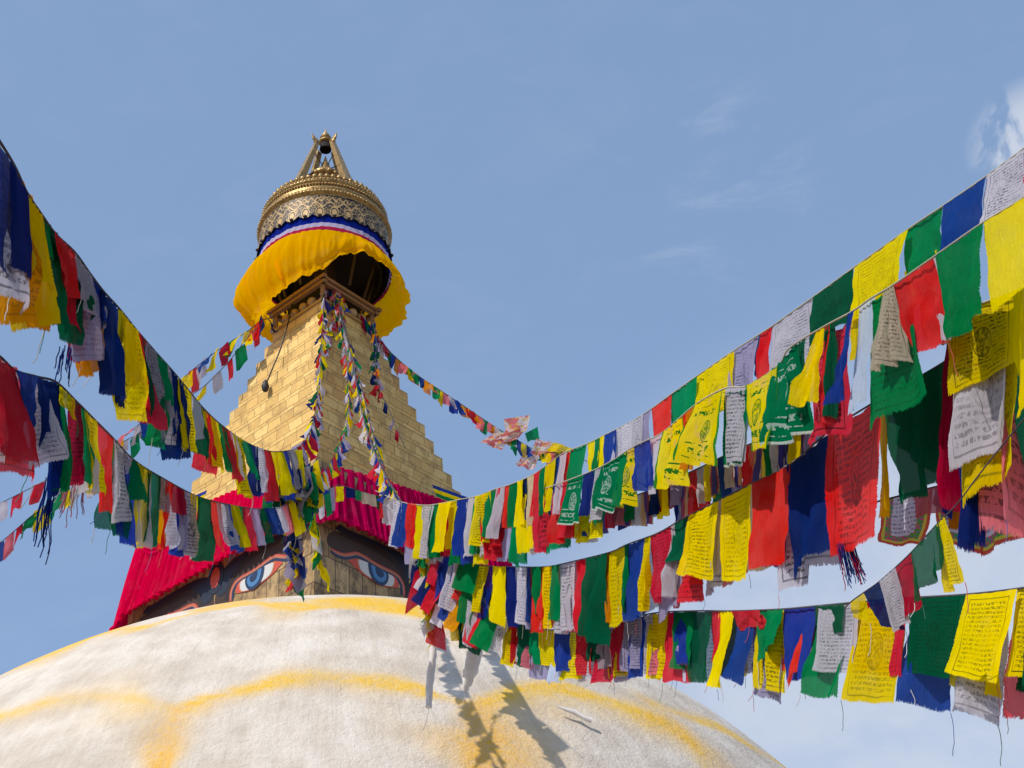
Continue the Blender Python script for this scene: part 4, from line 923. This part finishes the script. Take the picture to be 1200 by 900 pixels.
# ---- left strings
L1 = [(-110, 20, 4.4), (-40, 105, 4.9), (0, 166, 5.3), (18, 196, 5.55), (32, 226, 5.8), (50, 253, 6.0), (66, 275, 6.25), (88, 296, 6.5), (106, 321, 6.8), (122, 342, 7.1), (141, 363, 7.4), (162, 389, 7.9), (182, 412, 8.4), (200, 432, 8.9), (216, 451, 9.5), (240, 480, 10.6), (262, 500, 11.8), (290, 519, 13.4), (318, 529, 15), (345, 527, 17)]
f = [(-60, -20, 150, 0, 'yellow'), (-24, 20, 146, 0, 'navy', {'sh2': 0, 'ln2': 134, 'off': -.16, 'ru': .04, 'folds': .8}), (12, 33, 128, 2, 'navy', {'ln2': 102, 'sh2': 2, 'off': -.12, 'ru': .04, 'folds': .8}), (33, 50, 90, 1, 'yellow', {'ln2': 96, 'sh2': 20}), (46, 68, 50, 4, 'green', {'off': .1, 'ln2': 40}), (64, 88, 62, 8, 'red', {'ln2': 56, 'sh2': 2}), (84, 104, 58, 6, 'dgreen', {'off': .04}), (87, 108, 56, 4, 'p_grey', {'sh2': 12, 'ln2': 58}), (104, 122, 40, 0, 'blue', {'off': .08}),
     (-20, 32, 205, -2, 'p_white', {'off': .2, 'ln2': 150}), (10, 50, 195, 0, 'p_orange', {'off': .22, 'ln2': 136, 'sh2': 12}), (34, 62, 160, 0, 'yellow', {'off': .18, 'ln2': 108, 'sh2': 2}), (56, 88, 120, 2, 'dgreen', {'off': .1, 'ln2': 112, 'sh2': 2}), (62, 96, 100, 4, 'red', {'off': .25, 'ln2': 120, 'sh2': 2}), (90, 119, 124, 2, 'p_lilac', {'off': .12, 'ln2': 88, 'sh2': 2}),
     (96, 112, 136, 2, 'orange', {'off': .3, 'ln2': 110}), (118, 143, 118, 2, 'navy', {'ln2': 114, 'off': .03}), (96, 124, 60, 6, 'p_grey', {'off': .15}), (140, 163, 130, 2, 'p_yellow', {'ln2': 106, 'sh2': 4, 'off': -.05, 'folds': 1.2}), (143, 160, 90, 2, 'yellow', {'off': -.09, 'ln2': 66, 'sh2': -2}), (160, 174, 92, 6, 'red', {'ln2': 82, 'sh2': 2}), (164, 182, 90, 10, 'dgreen', {'off': .05}), (170, 200, 76, 6, 'p_grey', {'sh2': 2, 'ln2': 60}),
     (184, 206, 100, 0, 'p_grey', {'off': .05, 'ln2': 86}), (182, 196, 50, 6, 'green', {'off': -.04}), (198, 214, 76, 0, 'navy', {'ln2': 74}), (208, 224, 84, 2, 'p_yellow', {'ln2': 72, 'sh2': 4}), (222, 238, 60, 2, 'white', {'ln2': 36}), (224, 240, 62, 2, 'dgreen', {'off': .05}), (236, 250, 58, 2, 'yellow', {'ln2': 60}), (234, 252, 70, -4, 'red', {'off': .1}),
     (246, 258, 60, 6, 'p_yellow'), (254, 266, 56, 8, 'green', {'off': .05}), (260, 272, 60, 12, 'red'), (268, 280, 54, 6, 'white')]
f += fill(274, 345, lin(8, 7, 274, 345), lin(54, 44, 274, 345), ['yellow', 'green', 'navy', 'white', 'crimson', 'yellow', 'yellow', 'blue', 'grey', 'yellow', 'green', 'red'], 6, .3, .4, 7)
f += [(175, 190, 110, 0, 'green', {'off': .2}), (150, 170, 110, 10, 'red', {'off': .2}), (196, 214, 112, 4, 'navy', {'off': .2, 'ln2': 90})]
def to3(pts): return [at(*p) for p in pts]
# from the far end of L1 the cord climbs the pyramid corner to the crown
topA = at(378, 326, 39.3)
def climb(lst, n=10): return smooth_poly([tuple(at(*p)) for p in lst], n, False)
CA = [(345, 527, 17.0), (356, 518, 19.0), (364, 503, 21.5), (370, 480, 25), (374, 450, 28.5), (376, 415, 31.5), (378, 380, 34.5), (381, 330, 38.5)]
sA = flag_string('long upper left string of dark flags, continuing up the tower corner to the crown', L1, f, threads=.5, cordpts=cord3(L1)+climb(CA)[1:])
def crumpled(root, path, spacing, size, cols, spread=.5, droop=.9, n_cap=60, seed=1):
    """small flags bunched on a rope seen from afar, each its own cloth"""
    rr = random.Random(seed); pts = [Vector(p) for p in path]; acc = 0; nxt = spacing*.5; i = 0; c = 0
    for a, b in zip(pts[:-1], pts[1:]):
        L = (b-a).length
        while acc+L > nxt and c < n_cap:
            t = (nxt-acc)/L; p = a.lerp(b, t); d = (b-a).normalized()
            side = Vector((rr.uniform(-1, 1), rr.uniform(-1, 1), 0)); side = (side.normalized() if side.length > .1 else Vector((1, 0, 0)))
            wdir = (d*(1-spread)+side*spread).normalized(); hd = (Vector((0, 0, -droop))+side*rr.uniform(-.5, .5)+Vector((rr.uniform(-.3, .3), rr.uniform(-.3, .3), 0))).normalized()
            w_, h_ = size*rr.uniform(.6, 1.0), size*rr.uniform(.9, 1.4); nn = wdir.cross(hd).normalized(); sd_ = rr.random()*50
            rows = []
            for ii in range(6):
                tt = ii/5; row = []
                for jj in range(5):
                    uu = jj/4; row.append(p+wdir*w_*(uu-.5)*(1-.15*tt*math.sin(sd_))+hd*h_*tt+nn*size*(.14*math.sin(uu*5+sd_+tt*3)+.22*mnoise.noise(Vector((uu*2, tt*2, sd_))))*(.3+tt))
                rows.append(row)
            m_ = MB(); m_.grid(rows, [[(jj/4, 1-ii/5) for jj in range(5)] for ii in range(6)])
            m_.build('prayer_flag', MT(cols[rr.randrange(len(cols))] if rr.random() < .35 else cols[i % len(cols)]), root); i += 1; c += 1; nxt += spacing*rr.uniform(.7, 1.3)
        acc += L
MC = ['blue', 'white', 'red', 'green', 'yellow']
MC2 = ['navy', 'white', 'crimson', 'dgreen', 'yellow', 'lilac', 'yellow']
crumpled(sA, climb(CA), .24, .31, MC2, .08, 1.3, 100, 3)

# second left string and its climb to the crown
L2 = [(-60, 380, 5.2), (-20, 404, 5.5), (0, 418, 5.7), (18, 434, 5.85), (42, 441, 6.0), (66, 448, 6.3), (90, 471, 6.7), (115, 496, 7.2), (134, 515, 7.7), (158, 540, 8.5), (190, 560, 9.6), (230, 581, 11.2), (262, 590, 12.6), (300, 596, 14.2), (330, 594, 15.8), (352, 580, 17.2), (372, 562, 18.8)]
f = [(-16, 18, 110, 16, 'crimson', {'ln2': 120, 'sh2': 26, 'off': -.1}), (-20, 22, 140, 0, 'p_white', {'off': .06, 'ln2': 110}), (-18, 30, 146, 8, 'p_red', {'off': .12, 'ln2': 130, 'sh2': 14}), (16, 44, 50, 12, 'blue', {'off': -.08, 'ln2': 66, 'sh2': -2, 'ru': .18}), (28, 50, 118, -4, 'p_white', {'sh2': 24, 'ln2': 96}), (42, 66, 60, 2, 'navy', {'off': -.05, 'ln2': 130, 'sh2': 6, 'folds': 4}), (50, 70, 132, 4, 'navy', {'off': .06}),
     (70, 88, 22, 1, 'p_yellow', {'ln2': 24, 'off': -.08}), (66, 76, 130, 2, 'green', {'ln2': 120}), (77, 94, 112, 0, 'p_crimson', {'ln2': 96}), (88, 99, 92, 5, 'green'), (98, 112, 94, 4, 'p_yellow', {'ln2': 90}), (94, 104, 100, 6, 'white', {'off': .06}), (112, 133, 108, 2, 'red', {'ln2': 88, 'sh2': 0, 'ru': .05}), (132, 155, 100, 2, 'p_white', {'ln2': 76, 'sh2': -4, 'off': -.04}), (152, 168, 52, 4, 'green', {'ln2': 44, 'off': .02}),
     (140, 160, 106, -4, 'blue', {'off': .1}), (128, 146, 108, -4, 'dgreen', {'off': .15}), (161, 178, 94, -8, 'yellow', {'sh2': -14, 'ln2': 92}), (160, 176, 94, -4, 'white', {'off': .05}), (172, 188, 86, -8, 'dgreen', {'ln2': 84, 'off': -.03}), (185, 197, 40, 1, 'p_grey', {'ln2': 38}), (184, 200, 76, -6, 'orange', {'off': .06}), (195, 204, 80, -12, 'red'), (200, 216, 36, 4, 'crimson', {'ln2': 32, 'folds': 4, 'off': -.04}), (200, 214, 74, -6, 'p_white', {'off': .06}), (208, 222, 72, -3, 'lilac', {'off': .03}), (206, 216, 80, -6, 'blue', {'off': .08}),
     (216, 230, 76, -4, 'p_grey'), (224, 234, 70, -6, 'yellow', {'off': -.02}), (232, 247, 76, -3, 'dgreen', {'ln2': 74, 'off': -.05}), (243, 258, 52, 2, 'red', {'ln2': 60, 'sh2': 8}), (252, 266, 50, 8, 'p_white', {'sh2': 14}), (262, 272, 56, 12, 'blue'), (270, 280, 50, 12, 'yellow')]
f += fill(276, 345, lin(9, 8, 276, 345), lin(48, 38, 276, 345), ['green', 'red', 'lilac', 'dgreen', 'blue', 'white', 'pink', 'yellow', 'green'], 4, .3, .4, 6)
CB = [(372, 562, 18.8), (385, 545, 21.5), (398, 522, 24.5), (406, 498, 27.5), (409, 465, 30.5), (407, 435, 32.8), (402, 400, 35), (394, 365, 37), (386, 335, 38.7)]
sB = flag_string('lower left string of flags running past the crimson drape, second up the tower', L2, f, threads=.6, cordpts=cord3(L2)+climb(CB)[1:])
crumpled(sB, climb(CB), .25, .29, MC+['yellow', 'lilac'], .08, 1.3, 95, 5)

# strings climbing from the right group to the crown
CC = [(456, 566, 19.8), (446, 545, 22.5), (440, 532, 24.5), (434, 515, 26.5), (428, 498, 28), (422, 472, 30), (417, 447, 31.8), (411, 415, 34), (403, 385, 35.8), (394, 355, 37.4), (386, 330, 38.5)]
sC = empty('prayer_flag_string', at(*CC[4]), label='crumpled multicoloured string down the right face of the tower, nearest its corner', cat='flag string', group=None)
m_ = MB(); m_.tube([at(470, 588, 18.5)]+[Vector(p) for p in climb(CC)], .012, 5); m_.build('cord', 'cord_dark', sC)
crumpled(sC, climb(CC), .23, .30, ['white', 'yellow', 'green', 'blue', 'red', 'white', 'lilac'], .08, 1.2, 90, 7)
CD = [(464, 578, 19.0), (452, 556, 21.5), (446, 538, 24), (439, 516, 26.5), (432, 490, 29), (424, 455, 31.6), (413, 415, 34.3), (398, 365, 37.0), (380, 322, 39.0)]
sD = empty('prayer_flag_string', at(*CD[4]), label='rightmost of the crumpled strings from the crown to the right-hand flags', cat='flag string')
m_ = MB(); m_.tube([Vector(p) for p in climb(CD)], .012, 5); m_.build('cord', 'cord_dark', sD)
crumpled(sD, climb(CD), .24, .30, ['blue', 'white', 'yellow', 'green', 'red', 'white', 'yellow'], .08, 1.2, 90, 9)
# thick bunch under the crown
CE = [(374, 328, 39.0), (378, 340, 38.4), (379, 360, 37.4), (380, 385, 36.2), (378, 410, 34.8)]
sE = empty('prayer_flag_string', at(*CE[2]), label='thick bunch of small knotted flags directly under the crown, over the front corner', cat='flag string')
m_ = MB(); m_.tube([Vector(p) for p in climb(CE)], .015, 5); m_.build('cord', 'cord_dark', sE)
crumpled(sE, climb(CE)+[tuple(at(400, 350, 37.6)), tuple(at(388, 335, 38.2)), tuple(at(405, 375, 36.6))], .13, .27, ['lilac', 'pink', 'yellow', 'green', 'white', 'red', 'blue'], .8, .9, 98, 11)
# dangling right bunches
CF = [(437, 378, 37.2), (441, 400, 36.2), (440, 430, 35.2), (444, 455, 34.2), (456, 480, 33.4), (466, 505, 32.8), (475, 525, 32.3)]
sF = empty('prayer_flag_string', at(*CF[2]), label='frayed dark bunch dangling from the crown over the right tower face', cat='flag string')
m_ = MB(); m_.tube([Vector(p) for p in climb(CF)], .012, 5); m_.build('cord', 'cord_dark', sF)
crumpled(sF, climb(CF)[:34], .17, .27, ['navy', 'lilac', 'dgreen', 'crimson', 'orange', 'blue'], .7, 1.3, 40, 13)
crumpled(sF, climb(CF)[34:], .55, .26, ['navy', 'lilac', 'crimson', 'dgreen'], .3, 1.5, 6, 15)
# far right string from the crown
CG = [(424, 370, 38.2), (440, 390, 37.8), (460, 415, 37.3), (490, 440, 36.8), (520, 460, 36.3), (550, 480, 36), (575, 497, 35.6), (600, 512, 35.2), (630, 528, 34.8), (662, 530, 34.5)]
sG = empty('prayer_flag_string', at(*CG[4]), label='thin far string from crown to the right with blown pink and white flags', cat='flag string')
m_ = MB(); m_.tube([Vector(p) for p in climb(CG)]+[at(760, 570, 33)], .012, 5); m_.build('cord', 'cord_dark', sG)
crumpled(sG, climb(CG), .15, .34, ['yellow', 'pink', 'green', 'blue', 'white', 'orange', 'crimson', 'green'], .2, 1.8, 98, 17)
def Q(parent, pts, d, code, **kw): quad_flag(parent, *pts, d, d, MT(code), **kw)
Q(sG, [(590, 491), (622, 486), (617, 505), (592, 507)], 35.3, 'pw', ru=.13, folds=3)
Q(sG, [(578, 508), (616, 503), (606, 516), (576, 522)], 35.2, 'pw', ru=.13, folds=4); Q(sG, [(575, 510), (600, 510), (588, 528), (562, 518)], 35.2, 'pw', ru=.13, folds=3)
Q(sG, [(615, 508), (630, 500), (632, 514), (618, 518)], 35.2, 'green', ru=.2)
Q(sG, [(628, 514), (662, 521), (650, 533), (622, 533)], 34.8, 'pw', ru=.13, folds=4); Q(sG, [(617, 530), (636, 528), (625, 552), (604, 545)], 34.8, 'pw', ru=.13, folds=4)
Q(sG, [(649, 518), (672, 526), (662, 534), (640, 528)], 34.6, 'yellow', ru=.25, folds=3)
# far left strings
CH = [(322, 372, 38.4), (306, 376, 38.2), (290, 388, 38), (262, 406, 37.8), (240, 422, 37.6), (218, 440, 37.4), (190, 466, 37), (160, 500, 36.6), (120, 530, 36.2), (75, 575, 35.8), (40, 602, 35.4), (0, 636, 35), (-60, 680, 34.5)]
sH = empty('prayer_flag_string', at(*CH[4]), label='upper thin far string from under the crown down to the left edge', cat='flag string')
m_ = MB(); m_.tube([Vector(p) for p in climb(CH)], .012, 5); m_.build('cord', 'cord_dark', sH)
crumpled(sH, climb(CH)[:12], .16, .40, ['navy', 'blue', 'lilac', 'navy'], .6, 1.0, 16, 19)
crumpled(sH, climb(CH)[10:], .34, .50, ['red', 'yellow', 'yellow', 'green', 'crimson', 'pink', 'blue', 'white'], .25, 1.4, 72, 21)
CI = [(308, 378, 38.0), (290, 396, 37.8), (268, 424, 37.5), (252, 440, 37.4), (240, 452, 37.2), (215, 470, 37), (180, 498, 36.8), (140, 520, 36.4), (60, 560, 36), (0, 590, 35.5), (-60, 620, 35)]
sI = empty('prayer_flag_string', at(*CI[4]), label='second thin far string on the left, sagging just below its neighbour from the crown', cat='flag string')
m_ = MB(); m_.tube([Vector(p) for p in climb(CI)], .012, 5); m_.build('cord', 'cord_dark', sI)
crumpled(sI, climb(CI), .50, .48, ['blue', 'yellow', 'green', 'red', 'white', 'pink', 'yellow'], .25, 1.4, 50, 23)

# flags across the drape top (near the corner)
J1 = [(372, 584, 19.0), (390, 570, 19.4), (404, 570, 19.8), (430, 578, 20.2), (455, 584, 20.5), (480, 592, 20.2), (505, 600, 19.6)]
f = [(372, 380, 26, 2, 'white'), (379, 387, 30, 2, 'green'), (386, 392, 28, 1, 'lilac'), (393, 403, 18, 0, 'yellow', {'sh2': -2}), (404, 416, 14, 2, 'navy', {'ln2': 10}), (416, 424, 12, 0, 'green'), (423, 440, 14, 2, 'cream'), (440, 446, 16, 0, 'dgreen'), (445, 449, 26, 0, 'red'), (448, 455, 30, 0, 'p_white'), (452, 468, 32, 0, 'white', {'sh2': 2}), (466, 474, 40, 1, 'pink'), (474, 482, 44, -2, 'yellow'), (482, 490, 40, -3, 'green'), (489, 497, 46, -4, 'yellow')]
flag_string('short level string of small pale flags across the top of the crimson drape', J1, f, threads=0)
# hanging tails in front of the tower base
def tail(label, pts, cols, size, n, sd_, sp_=.16):
    t = empty('prayer_flag_string', at(*pts[0]), label=label, cat='flag string'); m_ = MB(); m_.tube([Vector(p) for p in climb(pts)], .008, 5); m_.build('cord', 'cord_dark', t)
    crumpled(t, climb(pts), sp_, size, cols, .5, 2.2, n, sd_); return t
tail('tangled tail of flags hanging down between the two painted eyes, the longest one', [(345, 545, 17.2), (347, 580, 17.1), (346, 620, 17.0), (350, 655, 17.0), (352, 672, 17.0)], ['white', 'green', 'yellow', 'blue', 'red', 'lilac'], .32, 46, 31, .055)
tail('short tail of yellow and white flags hanging before the tower corner', [(366, 590, 17.8), (370, 620, 17.8), (374, 645, 17.8), (378, 668, 17.8)], ['green', 'yellow', 'yellow', 'white', 'blue'], .26, 12, 33, .11)
tail('thick tangle of flags where the left strings meet, over the drape', [(318, 535, 16.2), (335, 548, 16.6), (352, 552, 17.0), (368, 548, 17.4), (356, 575, 17.2), (338, 585, 16.8), (322, 575, 16.4)], ['yellow', 'blue', 'white', 'green', 'grey', 'yellow', 'navy'], .40, 70, 35, .045)
tail('tangle of flags left of the right strings, hanging beside the right painted eye', [(497, 600, 17.5), (500, 630, 17.3), (496, 660, 17.1), (500, 690, 17.0), (508, 715, 16.9)], ['yellow', 'red', 'blue', 'green', 'yellow', 'white', 'navy', 'red'], .42, 40, 37, .055)
tail('tangle of flags in the gap between the middle and lowest right strings', [(520, 655, 16.4), (535, 680, 16.2), (550, 690, 16.0), (560, 712, 15.8), (535, 720, 16.0)], ['navy', 'red', 'white', 'dgreen', 'blue', 'yellow'], .42, 44, 39, .07)

# ---------------------------------------------------------------- rolled white scarves
def scarf(label, pts, radii, sd_):
    o = empty('rolled_scarf', at(*pts[0]), label=label, cat='scarf', group=None)
    m_ = MB(); P_ = climb(pts, 8); rs = []
    for i in range(len(P_)):
        t = i/(len(P_)-1)*(len(radii)-1); k = min(int(t), len(radii)-2); rs.append((radii[k]+(radii[k+1]-radii[k])*(t-k))*(1+.18*mnoise.noise(Vector((i*.6, sd_, 0)))))
    rows = []
    m_.tube([Vector(p)+Vector((.008*mnoise.noise(Vector((i*.4, sd_, 3))), 0, 0)) for i, p in enumerate(P_)], rs, 18)
    for v_i, v in enumerate(m_.v):
        n_ = mnoise.noise(Vector(v)*14); n2_ = mnoise.noise(Vector((v[0]*26, v[1]*26, v[2]*7))); m_.v[v_i] = (v[0]+n_*.012+n2_*.02, v[1]+n_*.012+n2_*.02, v[2])
    m_.build('rolled_cloth', 'scarf', o)
    thread(o, P_[-1], .3, 'thread_white', (-.1, 0, 0), .003); return o
scarf('long straight white rolled scarf hanging in front of the dome, the left one', [(511, 705, 17.3), (509, 745, 17.3), (505, 790, 17.2), (502, 829, 17.0)], [.03, .045, .045, .05, .04], 1)
scarf('thick crumpled white rolled scarf hanging in front of the dome, the right one', [(566, 700, 16.4), (560, 745, 16.4), (553, 780, 16.4), (544, 810, 16.4)], [.03, .05, .09, .085, .03], 2)
o = empty('rolled_scarf', hit_dome(672, 842), label='small white twisted scarf lying on the dome below the flags', cat='scarf')
m_ = MB(); pp = [hit_dome(*p) for p in ((650, 835), (660, 839), (670, 842), (680, 848), (690, 852))]; pp = [p+(p-DC).normalized()*.12 for p in pp]
m_.tube(pp, [.01, .03, .045, .035, .045], 8); m_.build('rolled_cloth', 'scarf', o)

# tassels
def tassel(label, top, L, cols, n, d, spread):
    o = empty('tassel', at(*top, d), label=label, cat='tassel'); base = at(*top, d)
    for i in range(n):
        dx = rnd.uniform(-spread, spread); thread(o, base+Vector((dx, rnd.uniform(-.02, .02), rnd.uniform(-.03, .03))), L*rnd.uniform(.5, 1), cols[i % len(cols)], (dx*.4, 0, 0), .0028, 'strand')
MAT['ts_b'] = MAT['f_blue']; MAT['ts_r'] = MAT['f_red']; 
tassel('blue and red yarn tassel under the big red flag', (990, 640), .26, ['f_blue', 'f_red', 'f_blue', 'f_blue'], 44, 7.5, .05)
tassel('dark blue thread tassel hanging from the lower left string', (60, 560), .42, ['f_blue', 'f_navy'], 16, 6.2, .03)
tassel('pale thread tassel between the white and red flags on the left string', (88, 570), .18, ['f_lilac', 'f_pink'], 16, 6.7, .05)
tassel('small blue yarn bunch hanging in the gap between the two left strings', (78, 408), .20, ['f_navy', 'f_blue'], 12, 6.3, .03)

# black cable with a weight on the left face
o = empty('weighted_cable', at(350, 335, 39), label='thin black cable with a small weight hanging down the left face of the gilded tower', cat='cable')
def left_face(px, py, out=.12):     # point on the left slope of the tower
    D0_, z0_, D1_, z1_ = 3.28+.1, 15.75, 1.30+.1, 20.85
    a, b, c = sq(D0_, z0_)[0], sq(D0_, z0_)[3], sq(D1_, z1_)[0]; n = (b-a).cross(c-a).normalized(); d = ray(px, py)
    return CP+d*(((a-CP).dot(n))/d.dot(n)-out)
pts = [left_face(347, 332, .3), left_face(339, 372, .3), left_face(330, 405, .3), left_face(318, 435, .3), left_face(311, 452, .25)]
m_ = MB(); m_.tube(smooth_poly([tuple(p) for p in pts], 6, False), .022, 5); m_.build('cable', 'cable', o)
m_ = MB(); m_.lathe([(.01, -.22), (.08, -.16), (.11, -.02), (.07, .12), (.02, .2)], pts[-1], 10); m_.build('weight', 'cable', o)
